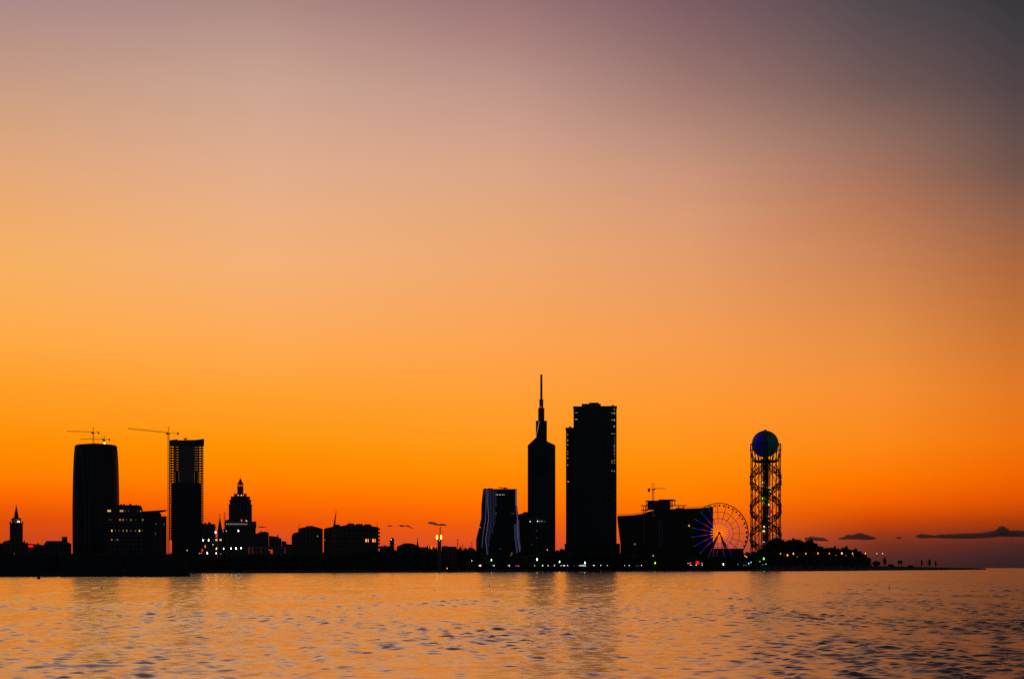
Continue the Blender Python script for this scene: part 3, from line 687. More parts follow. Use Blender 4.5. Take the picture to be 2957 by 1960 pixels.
m = MB(); t.pr(m, [(1643,1232.5),(1643,1229.5),(1641,1227.5),(1645,1229),(1649,1229),(1649,1232.5)], 8, 10); t.part(m, 'roof_hoist', STEEL)
WW = (205,170,105)
lit = [(1664,1191,4.5,(190,150,120),.35),(1664,1210,5,(220,140,60),.6)]
lit += [(1639,y,1.5,WW,s) for y, s in ((1252.5,.6),(1271,.55),(1282,.7),(1301,.45),(1308,.4),(1321,.7),(1341,.7),(1310,.3),(1268,.4))]
lit += [(1774,y,2,WW,s) for y, s in ((1182,.5),(1192,.75),(1194,.5),(1212,.8),(1214,.6),(1230,.6),(1231.5,.9),(1252,.5),(1286,.4),(1292,.3),(1300,.4),(1310,.45),(1330,.5),(1337,.35),(1360,.45))]
lit += [(1767,y,2,WW,s) for y, s in ((1192.5,.45),(1212,.4),(1252,.45),(1330,.3),(1335,.35),(1359,.4))]
lit += [(1775,y,1.2,WW,.2) for y in range(1262,1330,7)]
for x, y, w, c, s in lit: t.box('window', lamp(c, s), x-w*.8, x+w*.8, y-1.3, y+1.3, 5.8 if x < 1655 else -.2, 5.99 if x < 1655 else -.004)
t.box('warning_lamp', lamp((255,120,70), 1.5), 1639.3, 1641.7, 1387.5, 1390.5, 5.2, 5.6)
# curved shell building under construction
t = Thing('shell_building', 'broad unfinished building with a sweeping roof edge and a leaning left wall', 'building', 1920, 2000)
t.poly('left_hall', FA_DARK, [(1792.5,1700),(1868,1700),(1868,1478),(1855,1482),(1830,1486),(1782.5,1488.5),(1782.5,1502),(1791,1567)], 4, 40)
t.poly('right_hall', FA_DARK, [(1868.3,1700),(2059.5,1700),(2059.5,1463),(2020,1466.5),(1975,1468),(1930,1469),(1900,1470),(1868.3,1477)], 0, 40)
t.box('penthouse', DCON, 1871, 1936, 1445.5, 1470.5, 3, 20)
m = MB(); t.bx(m, 1863.5, 1902, 1444, 1445.4, 1, 14); t.bx(m, 1901.8, 1948, 1441, 1444.6, 1.5, 14); t.bx(m, 1936, 1952, 1443, 1444.6, 1, 12); t.part(m, 'roof_slab', CONC)
for x, a, b in ((1866,1445.4,1474),(1870.2,1445.4,1474),(1858.5,1459,1481),(1864.5,1459,1479),(1938,1444.6,1466),(1941.5,1444.6,1466),(1948.5,1444.6,1460),(1960,1459,1468),(1974.5,1459,1468)):
    t.box('column', CONC, x-1.1, x+1.1, a, b, 2, 3.5)
for a, b, y in ((1850.5,1871,1457.5),(1850.5,1871,1470.8),(1936,1982,1457.6),(1950,1976,1466)): t.box('open_floor', CONC, a, b, y, y+2.2, 1.8, 7)
m = MB()
top = [(1782.5,1488.3),(1830,1485.8),(1855,1481.8),(1868,1477.8)]
for (xa, ya), (xb, yb) in zip(top, top[1:]):
    n = int((xb-xa)/2.6)
    for i in range(n+1):
        q = i/n; x, y = xa+(xb-xa)*q, ya+(yb-ya)*q; m.tube(t.p(x, y+.5, 4.3), t.p(x, y-4.3, 4.3), .12, 4)
    m.tube(t.p(xa, ya-4.2, 4.3), t.p(xb, yb-4.2, 4.3), .17, 4); m.tube(t.p(xa, ya-2, 4.3), t.p(xb, yb-2, 4.3), .1, 4)
t.part(m, 'guard_rail', STEEL); m = MB()
top = [(1952,1468),(1975,1467.7),(2020,1466.2),(2059.5,1462.8)]
for (xa, ya), (xb, yb) in zip(top, top[1:]):
    n = int((xb-xa)/2.6)
    for i in range(n+1):
        q = i/n; x, y = xa+(xb-xa)*q, ya+(yb-ya)*q; m.tube(t.p(x, y+.5, .4), t.p(x, y-4, .4), .12, 4)
    m.tube(t.p(xa, ya-3.9, .4), t.p(xb, yb-3.9, .4), .2, 4)
t.part(m, 'guard_rail', STEEL)
PALE = plain('lit_strip_paint', (.6, .58, .55))  # faint lit strips on the wall, put in as pale colour
t.each('lit_strip', PALE, [(x-.9, x+.9, ya, yb, -.6 if x > 1868 else 3.3, -.01 if x > 1868 else 3.99) for x, ya, yb in ((1860.5,1495,1566),(1905,1500,1582),(1911.5,1512,1575))])
t.poly('roof_light', plain('white_membrane', (.75,.72,.72)), [(1882.5,1475),(1885,1473),(1890,1487),(1896,1490),(1884,1491)], -.5, -.02)
t.box('lamp', lamp((255,190,110), 1.2), 1988.6, 1991.2, 1515, 1519.5, -1, -.5)
for x, y in ((1886,1604.5),(1833,1570),(1780,1607)):
    if x > 1800: t.box('lamp', lamp((225,230,235), 1.6 if x == 1886 else .4), x-1.1, x+1.1, y-1.8, y+1.8, -1 if x > 1868 else 3, -.5 if x > 1868 else 3.5)
crane('stout tower crane with a looped head on the unfinished curved building', 1886, 2008, 76, 1446, 1414, 1393, 1923, 1410, 1874, w=2.0, jib_w=1.3, cwt=2.6, loop=True)
# pavilion below the wheel
t = house('flat dark pavilion behind the feet of the Ferris wheel', [(2059.8,1700),(2147,1700),(2147,1584),(2059.8,1584)], 2100, 1960, 20, FA_DARK, name='wheel_pavilion', extra=[('roof_edge', ROOF, (2059.9,2147.6,1583,1584.2,-.6,20.5))])

# ------------------------------------------------------------------ Ferris wheel
t = Thing('ferris_wheel', 'large Ferris wheel with rainbow lit spokes beside the curved building', 'Ferris wheel', 2076.5, 1900)
t.root.rotation_euler.z += math.radians(13)
k = t.k; R = 86*k; zc = t.z(1538.5)
m = MB(); m.ring((0, 0, zc), R, .42, 120); m.ring((0, 1.6, zc), R, .3, 120); t.part(m, 'rim', STEEL)
for rr in (61*k, 42*k): m = MB(); m.ring((0, .8, zc), rr, .24, 90); t.part(m, 'inner_ring', STEEL)
m = MB(); m.tube((0, -1.6, zc), (0, 3.2, zc), 1.5, 14); t.part(m, 'hub', RUST)
NS = 19
OR, YE, BL, RE, VI, GR, PK = (255,120,10), (255,170,30), (30,40,255), (235,20,30), (90,60,240), (20,110,70), (220,50,190)
for i in range(NS):
    deg = 112.5+i*360/NS; a = math.radians(deg); dv = Vector((math.cos(a), 0, math.sin(a))); C = Vector((0, .8, zc))
    m = MB(); m.tube(C+Vector((0,-1,0))+dv*1.2, C+dv*R+Vector((0,-.6,0)), .16, 5); m.tube(C+Vector((0,1,0))+dv*1.2, C+dv*R+Vector((0,.6,0)), .16, 5)
    spoke = t.part(m, 'spoke', STEEL)
    dd = deg % 360
    segs = [(.03,.31,OR,1.25)]
    if 105 < dd < 235: segs += [(.30,.43,BL,.6),(.44,.56,RE,.6),(.58,.66,VI,.3),(.67,.84,BL,.3),(.85,.97,GR,.35)]
    elif 235 <= dd < 320: segs += [(.38,.5,VI,.3),(.58,.66,RE,.4),(.67,.85,BL,.3),(.88,.97,GR,.25)]
    else: segs += [(.36,.46,PK,.8)] + ([(.62,.78,PK,.5)] if 10 < dd < 60 else [])
    for q0, q1, c, s in segs:
        rad = .34 if q0 < .1 else .30
        m = MB(); m.tube(C+Vector((0,-1.25,0))+dv*R*q0, C+Vector((0,-1.0,0))+dv*R*q1, rad*(1.15 if q0 > .8 else 1), 6); t.part(m, 'led_strip', lamp(c, s), spoke)
for i in range(38):
    a = math.radians(112.5+(i+.5)*360/38); c = Vector((math.cos(a)*R*.95, .8, zc+math.sin(a)*R*.95))
    m = MB(); m.lathe([(.5,-1.2),(.95,-.9),(1.0,.2),(.7,.75),(.15,.95)], 10, tuple(c-Vector((0,0,.7)))); m.tube(c, (math.cos(a)*R, .8, zc+math.sin(a)*R), .09, 4); t.part(m, 'gondola', STEEL)
for sx in (-1, 1):
    for dy in (-5.5, 7):
        m = MB(); m.tube((sx*.4, -1.2 if dy < 0 else 2.8, zc), (sx*17, dy, -1), .62, 8, .8); t.part(m, 'support_leg', STEEL)

# ------------------------------------------------------------------ lattice tower with a ball on top
t = Thing('lattice_tower', 'cylindrical lattice tower with twin helix bands carrying a blue and green ball', 'tower', 2211, 1990)
k = t.k; R0 = 43*k; DC = R0
def zz(py): return t.z(py)
def cyl(px_r, ang, py): return (px_r*k*math.cos(ang), DC+px_r*k*math.sin(ang), zz(py))
for nm, a0, a1, mt_c in (('blue_lit_shell', 0, 0, None),):
    pass
def shell(name, rfac, x_lo, x_hi, mat):
    """part of the ball between two vertical planes"""
    m = MB(); N1, N2 = 40, 56; r = 38.8*k*rfac; cz = zz(1278.5); x0 = t.x(2209.5)+0
    vs, idx = [], {}
    fs = []
    for i in range(N1):
        for j in range(N2):
            q = []
            xm = 0
            for (ii, jj) in ((i,j),(i+1,j),(i+1,j+1),(i,j+1)):
                la = math.pi*ii/N1; lo = 2*math.pi*jj/N2
                # pole axis along x so the split is a clean vertical line
                p = (r*math.cos(la), r*math.sin(la)*math.cos(lo), r*math.sin(la)*math.sin(lo)); xm += p[0]/4; q.append(p)
            if x_lo <= xm/r < x_hi: fs.append([(x0+a, DC+b, cz+c) for a, b, c in q])
    for q in fs:
        m.add(q, [(3,2,1,0)])
    return t.part(m, name, mat)
def led_skin(name, col, s, tint):
    mt, nt, b = newmat(name); L = nt.links.new
    b.inputs['Base Color'].default_value = (.03,.03,.04,1); b.inputs['Roughness'].default_value = .5
    tc = nt.nodes.new('ShaderNodeTexCoord'); vo = nt.nodes.new('ShaderNodeTexVoronoi'); vo.inputs['Scale'].default_value = .55
    rp = nt.nodes.new('ShaderNodeValToRGB'); rp.color_ramp.elements[0].color = tuple(v*1.2 for v in tint)+(1,); rp.color_ramp.elements[1].color = col+(1,)
    rp.color_ramp.elements[0].position = .1; rp.color_ramp.elements[1].position = .55
    L(tc.outputs['Object'], vo.inputs['Vector']); L(vo.outputs['Distance'], rp.inputs['Fac']); L(rp.outputs['Color'], b.inputs['Emission Color'])
    b.inputs['Emission Strength'].default_value = s; mt.cycles.emission_sampling = 'NONE'; return mt
shell('blue_lit_shell', 1, -2, -.17, led_skin('blue_led_skin', lin((3,3,58)), 1.0, lin((6,9,76))))
shell('dark_shell', 1, -.17, .2, led_skin('dim_led_skin', lin((2,9,12)), 1.0, lin((4,16,20))))
shell('green_lit_shell', 1, .2, 2, led_skin('green_led_skin', lin((2,20,18)), 1.0, lin((3,31,28))))
m = MB(); m.lathe([(4.5*k, zz(1241)), (4.2*k, zz(1237.6)), (1.2*k, zz(1236.6))], 12, (t.x(2209.5), DC, 0)); t.part(m, 'ball_cap', STEEL)
m = MB(); cz = zz(1278.5)
for lo in range(12):
    pts = [(t.x(2209.5)+38.95*k*math.sin(la)*math.cos(lo*math.pi/6), DC+38.95*k*math.sin(la)*math.sin(lo*math.pi/6), cz+38.95*k*math.cos(la)) for la in [math.pi*q/24 for q in range(25)]]
    m.path(pts, .13, 4)
t.part(m, 'ball_ribs', STEEL)
# cup and rings
m = MB()
for i in range(26):
    a = 2*math.pi*i/26
    m.path([cyl(43.5,a,1278), cyl(44.5,a,1296), cyl(41,a,1314), cyl(36,a,1328), cyl(18,a,1333)], .42, 5)
for py, r, w in ((1278.3,43.5,.28),(1296,44.5,.28),(1328,36,.5)): m.ring((0, DC, zz(py)), r*k, w, 48, 'z')
t.part(m, 'cup_struts', STEEL)
m = MB(); m.lathe([(30*k, zz(1333)), (35*k, zz(1330.5)), (35*k, zz(1327)), (30*k, zz(1326))], 40, (0, DC, 0)); t.part(m, 'viewing_deck', DCON)
# rods
for i in range(20):
    a = 2*math.pi*(i+.5)/20
    m = MB(); m.tube(cyl(43,a,1296), (43*k*math.cos(a), DC+43*k*math.sin(a), 0), .56, 6); t.part(m, 'rod', STEEL)
m = MB()
for i in range(5):
    for s in (-1, 1):
        for q in range(8):
            a0 = 2*math.pi*q/8; ya, yb = 1335+i*56, 1335+(i+1)*56
            m.path([cyl(42, a0+s*math.pi*2/8*w/4, ya+(yb-ya)*w/4) for w in range(5)], .27, 4)
t.part(m, 'bracing', STEEL)
# helix bands
for ph in (math.pi, 0):
    m = MB()
    def hel(y): return ph+(y-1383)/84*math.pi
    ys = [1333+i*2.0 for i in range(150)]
    up, lo = [], []
    for y in ys:
        if y > 1625: break
        up.append(cyl(45, hel(y), y-8.5)); lo.append(cyl(45, hel(y), y+8.5))
    m.path(up, .62, 5); m.path(lo, .62, 5)
    for i in range(0, len(up)-1, 2):
        m.tube(up[i], lo[i], .3, 4)
        if i+2 < len(up): m.tube(up[i], lo[i+2], .3, 4); m.tube(lo[i], up[i+2], .3, 4)
    band = t.part(m, 'helix_band', STEEL)
    for j in range(17):
        y = 1342+j*16.5; a = hel(y)
        if y > 1600: break
        m = MB(); c = Vector(cyl(45, a, y)); n_ = Vector((math.cos(a), math.sin(a), 0)); tg = Vector((-math.sin(a), math.cos(a), 0)); w = 2.5
        for (u0, v0, u1, v1) in random.choice((((-1,-1,1,-.5),(.4,-.5,1,1),(-1,-.5,-.5,.4)), ((-.3,-1.2,.3,1.2),(-1,.5,1,1),(-1,-.6,-.3,0)), ((-1,-1,-.4,1),(-.4,.4,1,1),(.4,-.6,1,.4)))):
            q = [c+tg*u0*w+Vector((0,0,v0*w)), c+tg*u1*w+Vector((0,0,v0*w)), c+tg*u1*w+Vector((0,0,v1*w)), c+tg*u0*w+Vector((0,0,v1*w))]
            m.add(q+[p+n_*.25 for p in q], [(3,2,1,0),(4,5,6,7),(0,1,5,4),(1,2,6,5),(2,3,7,6),(3,0,4,7)])
        t.part(m, 'letter_panel', STEEL, band)
# core with two lit shafts
m = MB(); m.lathe([(6.5*k, 0), (6.5*k, zz(1318))], 18, (0, DC, 0)); t.part(m, 'core', DCON)
for x in (2200.5, 2221):
    m = MB(); xx = t.x(x); m.lattice((xx, DC, 0), (xx, DC, zz(1320)), 6.0*k, 46, .42); t.part(m, 'lift_shaft', STEEL)
lights = [(2204,1326,(235,225,240),1.6),(2205,1340,(200,190,190),.7),(2204,1357,(225,170,240),1.2),(2203,1369,(170,90,230),1.3),(2203.5,1391,(255,225,230),1.6),(2203,1402,(220,190,240),.9),(2203.5,1437,(90,255,60),4),
 (2204,1450,(255,160,70),1.6),(2203.5,1455,(255,150,130),1.2),(2205,1519,(255,190,110),4),(2204.5,1532,(255,215,160),6),(2204.5,1563.5,(235,225,230),2),(2204.5,1586,(220,215,215),1.2),
 (2218.5,1340,(235,215,210),1.2),(2219,1405,(245,170,200),1.6),(2224.5,1407,(190,200,60),.9),(2224.5,1417,(90,220,90),.9),(2218.5,1437,(240,190,200),1.4),(2219.5,1455,(245,225,215),1.5),(2219.5,1488,(240,220,210),1.3),(2219,1503,(235,215,205),1),(2219.5,1520,(235,225,235),1.2),(2219.5,1568,(240,225,225),1.6),(2219.5,1586,(225,215,215),1.),
 (2182,1577,(60,160,20),.5),(2186,1582,(40,130,20),.4),(2244,1537,(60,90,15),.35),(2249,1553,(10,110,50),.4)]
for x, y, c, s in lights:
    r = .55 if s < 1.5 else .8
    m = MB(); m.lathe([(.15,-r*1.5),(r,-r*.6),(r,r*.6),(.15,r*1.5)], 8, t.p(x, y, DC-7*k if 2195 < x < 2228 else DC*.3)); t.part(m, 'lamp', lamp(c, s))

# ------------------------------------------------------------------ pier sheds
for i, (a, b, y, lb) in enumerate(((-90,168,1606,'long dark quay shed at the left end of the near pier'),(170,358,1602,'middle dark quay shed on the near pier, below the barrel tower'),(361,546,1604,'right-hand dark quay shed at the outer end of the near pier'))):
    t = Thing('quay_shed', lb, 'shed', (a+b)/2, PY+5, 'sheds on the near pier', gz=1.7)
    t.box('wall', FA_DARK, a+1, b-1, y+5, None, 0, 18)
    t.poly('roof', ROOF, [(a,y+5),(b,y+5),(b-8,y+1),((a+b)/2,y-2),(a+8,y+1)], -.5, 18.5)
    n = int((b-a)/30)
    for j in range(n):
        xx = a+15+j*(b-a-20)/max(1, n); t.box('door', STEEL, xx, xx+11, 1634, 1661.5, -.12, -.004)
t = Thing('quay_ramp', 'low concrete step at the outer corner of the near pier', 'ramp', 546, PY, gz=0)
t.poly('step', CONC, [(540,1664),(551,1662),(549,1657.5),(540,1657)], -.5, 4)

# ------------------------------------------------------------------ trees
def lump(m, c, r, n, leaf, rng, mi=0, core=True):
    cx, cy, cz = c
    if core:
        N, K = 8, 5; o = []
        for j in range(K+1):
            la = math.pi*j/K
            for i in range(N):
                lo = 2*math.pi*i/N; f = .80+.16*rng.random()
                o.append((cx+r[0]*f*math.sin(la)*math.cos(lo), cy+r[1]*f*math.sin(la)*math.sin(lo), cz+r[2]*f*math.cos(la)))
        m.add(o, [(j*N+i, (j+1)*N+i, (j+1)*N+(i+1)%N, j*N+(i+1)%N) for j in range(K) for i in range(N)], mi)
    for _ in range(n):
        v = Vector((rng.gauss(0,1), rng.gauss(0,1), rng.gauss(0,1))).normalized(); f = .72+.42*rng.random()
        p = Vector((cx+v.x*r[0]*f, cy+v.y*r[1]*f, cz+v.z*r[2]*f))
        u = Vector((rng.gauss(0,1), rng.gauss(0,1), rng.gauss(0,1))).normalized(); w = u.orthogonal().normalized(); s = leaf*(.6+.8*rng.random())
        m.add([p-u*s-w*s*.5, p+u*s-w*s*.35, p+u*s*.8+w*s*.5, p-u*s*.7+w*s*.45], [(0,1,2,3)], mi)
def make_tree(h, w, seed, kind='round'):
    """trunk and crown meshes of a tree h tall, w wide"""
    rng = random.Random(seed)
    tr = MB(); cr = MB()
    bend = rng.uniform(-.04, .04)*h
    tr.tube((0,0,-.5), (bend*.5,0,h*.3), h*.03, 8, h*.022); tr.tube((bend*.5,0,h*.3), (bend,0,h*.72), h*.022, 7, h*.008)
    if kind == 'cone':
        for i in range(9):
            q = i/8; z = h*(.16+.8*q); r = w*.5*(1-q)**.8+.12
            lump(cr, (bend*q+rng.uniform(-.1,.1)*r, 0, z), (r, r, h*.085), 60, h*.035, rng)
        cr.tube((bend,0,h*.92), (bend,0,h*1.02), .15, 5, .03)
    elif kind == 'palm':
        tr.tube((bend,0,h*.7), (bend*1.2,0,h*.9), h*.015, 6)
        for i in range(16):
            a = 2*math.pi*i/16+rng.uniform(-.1,.1); e = rng.uniform(.1,.8); L_ = w*.5
            pts = [Vector((bend*1.2,0,h*.9))+Vector((math.cos(a)*L_*q, math.sin(a)*L_*q, L_*(e*q-1.1*q*q))) for q in (0,.3,.6,.85,1)]
            for p, q in zip(pts, pts[1:]):
                s = Vector((-math.sin(a), math.cos(a), 0))*L_*.14
                cr.add([p-s, p+s, q+s*.7, q-s*.7], [(0,1,2,3)])
    else:
        n = rng.randint(6, 9)
        for i in range(n):
            a = 2*math.pi*i/n+rng.uniform(-.4,.4); rr = w*.5*rng.uniform(.35,.62); z = h*rng.uniform(.45,.80)
            c = (math.cos(a)*rr+bend, math.sin(a)*rr, z); s = w*rng.uniform(.20,.29)
            tr.tube((bend*.6,0,h*.34), c, h*.011, 5, h*.004)
            lump(cr, c, (s, s, s*rng.uniform(.65,.95)), 75, h*.028, rng)
        lump(cr, (bend, 0, h*.77), (w*.38, w*.38, h*.20), 150, h*.026, rng)
        lump(cr, (bend, 0, h*.5), (w*.33, w*.33, h*.22), 90, h*.028, rng)
    return tr, cr
PROTO = {}
def proto(kind, seed):
    if (kind, seed) not in PROTO:
        tr, cr = make_tree(10, {'round':8.5,'tall':5.5,'cone':5,'palm':6}[kind], seed, kind)
        a = tr.build('trunk', BARK); b = cr.build('crown', LEAFD if seed % 2 else LEAF)
        PROTO[(kind, seed)] = (a.data, b.data)
        bpy.data.objects.remove(a); bpy.data.objects.remove(b)
    return PROTO[(kind, seed)]
TREES = []
def tree(px, top, Y, kind='round', key='dark broadleaf tree', wpx=None, gz=GZ, base=None):
    t = Thing('tree' if kind != 'cone' else 'conifer', '', 'tree', px, Y, 'trees along the shore', gz)
    h = t.z(top); ta, cb = proto(kind, random.randint(0, 3))
    for nm, me in (('trunk', ta), ('crown', cb)):
        o = bpy.data.objects.new(nm, me); COL.objects.link(o); o.parent = t.root
    w = {'round':8.5,'tall':5.5,'cone':5,'palm':6}[kind]
    sxy = (wpx*1.18*t.k/w) if wpx else h/10*random.uniform(.9,1.15)
    t.root.scale = (sxy, sxy, h/10*.99); t.root.rotation_euler.z += random.uniform(0, 6.28)
    TREES.append((px, t.root, key)); return t
# grove on the right
for px, top, wpx in ((2142,1592,22),(2160,1590,24),(2178,1588,22),(2196,1580,24),(2216,1566,30),(2236,1548,40),(2256,1551,36),(2278,1553,40),(2300,1551,40),(2320,1558,34),(2334,1553,34),(2352,1562,36),(2368,1572,30)):
    tree(px, top, shoreY(px)+45+random.uniform(0,40), wpx=wpx)
for px, top, wpx in ((2386,1577,26),(2402,1576,28),(2420,1579,24),(2436,1576,26),(2452,1581,22),(2466,1582,24),(2480,1587,22),(2494,1595,18),(2508,1607,14)):
    tree(px, top, shoreY(px)+40+random.uniform(0,30), wpx=wpx)
for px, top, wpx in ((2246,1546,16),(2290,1547,15),(2344,1549,14),(2410,1571,11),(2444,1571,11),(2472,1578,10)): tree(px, top, shoreY(px)+60, 'tall', 'narrow ragged tree rising above the grove', wpx=wpx)
tree(1206, 1556, 1400, 'cone', 'pointed dark conifer', 13)
for px, top, wpx in ((1112,1569,14),(1225,1576,14),(1345,1577,16),(1358,1575,15),(1330,1574,14)): tree(px, top, 1440, wpx=wpx)
tree(2555, 1607, shoreY(2555)+20, 'tall', 'narrow dark tree', 9)
for px, top in ((2530,1617),(2573,1627),(2628,1630)): tree(px, top, shoreY(px)+16, 'round', 'low dark bush-like tree', 20)
for px, top in ((2662,1613),(2684,1612),(2702,1616)): tree(px, top, shoreY(px)+14, 'tall', 'sparse slender tree', 4.5 if px != 2684 else 7)
for px, top in ((1609,1584),(1621,1580),(1630,1584)): tree(px, top, 1700, wpx=20)
label_rows(TREES, None)

# continuous planting of the promenade that reads as one dark mass
def treeline(name, x0, x1, step, top, off, seed, depth=20):
    rng = random.Random(seed); m = MB(); px = x0
    while px < x1:
        Y = shoreY(px)+off+rng.uniform(0, depth); k = Y/F
        y = top(px)+rng.uniform(-2.5, 5); zt = EYE+(HY-y)*k; X = (px-CX)/F*Y
        r = step*k*rng.uniform(1.0, 1.35)
        h = zt-GZ
        lump(m, (X, Y, GZ+h*.70), (r, r, h*.30), 50, .42+.0*h, rng)
        lump(m, (X+rng.uniform(-1,1), Y-1, GZ+h*.32), (r*1.1, r, h*.36), 26, .5, rng)
        px += step*rng.uniform(.8, 1.2)
    tag(m.build(name, LEAFD), kind='stuff')
def topL(px):
    pts = [(520,1606),(700,1602),(840,1598),(1000,1592),(1100,1584),(1200,1583),(1300,1581),(1372,1583),(1420,1604),(1480,1606),(1510,1598),(1620,1590),(1790,1590),(1860,1606),(2060,1604),(2160,1598),(2240,1584),(2380,1592),(2470,1602),(2500,1612)]
    for (a, p), (b, q) in zip(pts, pts[1:]):
        if a <= px <= b: return p+(q-p)*(px-a)/(b-a)
    return pts[-1][1]
treeline('promenade_foliage', 535, 2500, 9, topL, 26, 3)
treeline('shrubbery', 545, 2515, 8, lambda px: 1622+ (0 if px < 1300 else 2), 10, 5, 8)
treeline('back_foliage', 10, 545, 9, lambda px: 1594, 20, 9)

# ------------------------------------------------------------------ lamps
LAMPS = []
WH, GN, OG = (245,250,255), (215,255,215), (255,165,90)
def street_lamp(px, py, col, s, Y, r=.5, tall=1.9, key='white lantern lamp', name='street_lamp', group='promenade lamps'):
    r *= .54
    t = Thing(name, '', 'street lamp', px, Y, group)
    z = t.z(py); hh = r*tall
    m = MB(); m.tube((0,0,-.2), (0,0,z-hh), .12, 6, .08); m.lathe([(.3,0),(.3,.35),(.14,.5)], 8); t.part(m, 'pole', STEEL)
    m = MB(); m.lathe([(r*.35,-hh),(r*.95,-hh*.5),(r,0),(r*.7,hh*.55),(r*.25,hh)], 10, (0,0,z)); t.part(m, 'lantern', lamp(col, s))
    m = MB(); m.lathe([(r*.9,hh*.98),(r*.3,hh*1.25),(.03,hh*1.4)], 10, (0,0,z)); t.part(m, 'cap', STEEL)
    LAMPS.append((px, t.root, key)); return t
def sY(px, off=14): return shoreY(px)-0+off
for px, py, r in ((1362,1616,.85),(1419,1616,.7),(1551,1614,.85),(1616,1621,.7),(1689,1624,.8)):
    street_lamp(px, py, (190,255,190), 5, sY(px, 9), r, 2.4, 'tall greenish-white lamp')
for px in (1424,1427.2,1468,1471.3,1544,1567,1583,1601,1620,1627,1630.5,1639,1675,1678.5,1683.5,1689.5,1713,1715.8,1735,1754,1774,1804,1817,1852.5):
    street_lamp(px, 1632+(0 if px < 1700 else -.5), WH, 2.5 if px % 2 > .4 or px in (1567,1601) else 1.3, sY(px, 7), .40 if px not in (1567,1683.5,1689.5) else .52, 2.1, 'small white promenade lamp')
for px in (1384.6, 1388): street_lamp(px, 1632, (255,215,180), 5, sY(px, 7), .42, 2.2, 'warm white promenade lamp')
street_lamp(1672, 1632, (255,90,70), 2, sY(1672, 7), .35, 1.6, 'small red promenade lamp')
for px, s in ((1490,1.2),(1493.5,1.2),(1497.5,3)): street_lamp(px, 1633, (230,70,250), s, sY(px, 7), .42, 1.6, 'magenta promenade lamp')
for px, py in ((1658,1632.5),(1838,1632.8),(1843,1633)): street_lamp(px, py, (150,155,160), .7, sY(px, 7), .4, 1.2, 'dim white promenade lamp')
street_lamp(1892, 1624.5, (175,255,30), 4, sY(1892, 9), .75, 2.3, 'yellow-green promenade lamp')
street_lamp(1291, 1640, (255,120,90), 4, sY(1291, 3), .42, 2.4, 'small red quayside lamp')
for px, py, c, s, r in ((1987,1625.5,(120,150,255),3,.6),(1993,1624.5,(255,30,40),2.4,.95),(2027,1625,(170,180,255),2.2,.6)):
    street_lamp(px, py, c, s, sY(px, 9), r, 1.4, {1987:'blue fairground lamp',1993:'red fairground lamp',2027:'pale blue fairground lamp'}[px], group='fairground lamps')
t = Thing('fairground_kiosk', 'small kiosk with a glowing red sign below the Ferris wheel', 'kiosk', 2014, sY(2014, 11))
t.box('booth', DCON, 2007, 2021, 1632, None, 0, 4); t.box('lit_sign', lamp((255,15,15), 1.4), 2009.2, 2019.4, 1619.8, 1628.2, -.3, .2); t.box('sign_post', STEEL, 2013.6, 2014.8, 1628.4, 1632.2, -.1, .1); t.box('roof', ROOF, 2006, 2022, 1630.8, 1632, -.8, 4.6)
for px, c, s in ((1993.5,WH,2),(1997.5,(230,190,180),2),(2010.5,(235,230,255),3),(2027.7,WH,3.4)): street_lamp(px, 1630.5, c, s, sY(px, 6), .42, 1.7, 'small white fairground lamp', group='fairground lamps')
street_lamp(2088.8, 1628, WH, 6, sY(2088.8, 7), .7, 2.6, 'bright white promenade lamp')
for px, py, c, s, r in ((2131,1628.5,(110,150,255),1.3,.55),(2148,1631,(200,210,225),1.2,.4),(2154,1631.3,(150,190,200),.9,.4),(2162,1626,(150,205,255),3.5,.7),(2169,1622.5,(90,180,255),3.5,.7),(2163,1631,(215,230,240),2.5,.45)):
    street_lamp(px, py, c, s, sY(px, 8), r, 1.6, 'blue-white fairground lamp', group='fairground lamps')
for px, py in ((2151.5,1604.5),(2156,1607)): street_lamp(px, py, (255,150,75), 2.4, sY(px, 14), .7, 1.8, 'tall orange lamp')
street_lamp(2205.5, 1612, (80,255,70), 6, sY(2205, 12), 1.0, 2.2, 'bright green lamp')
for px, py, s in ((2186.5,1629.5,2.5),(2194.5,1620,1.5),(2212,1628,3.2),(2203,1629.5,.6)): street_lamp(px, py, WH, s, sY(px, 8), .45, 1.8, 'small white promenade lamp')
for px, py, s, r in ((2254,1597.5,4,.75),(2274,1602,8,1.05),(2291,1597.5,7,.95),(2327,1597.5,4.5,.8),(2362,1596.5,6,.85),(2395,1597,4,.75),(2431,1596.5,9,1.15),(2462,1597,5,.85),(2499,1597,6,.95),(2532,1597,4.5,.75),(2549,1597.5,5,.85)):
    street_lamp(px, py, (255,138,62), .8+s*.28, sY(px, 12), r*1.15, 1.9, 'tall orange boulevard lamp', group='boulevard lamps')
for px, py, s in ((2302,1607,1.6),(2414,1602,1.5),(2443,1603,1.5),(2464,1604,2.5)): street_lamp(px, py, (255,170,110), s*.6, sY(px, 12), .5, 1.5, 'small pale boulevard lamp', group='boulevard lamps')
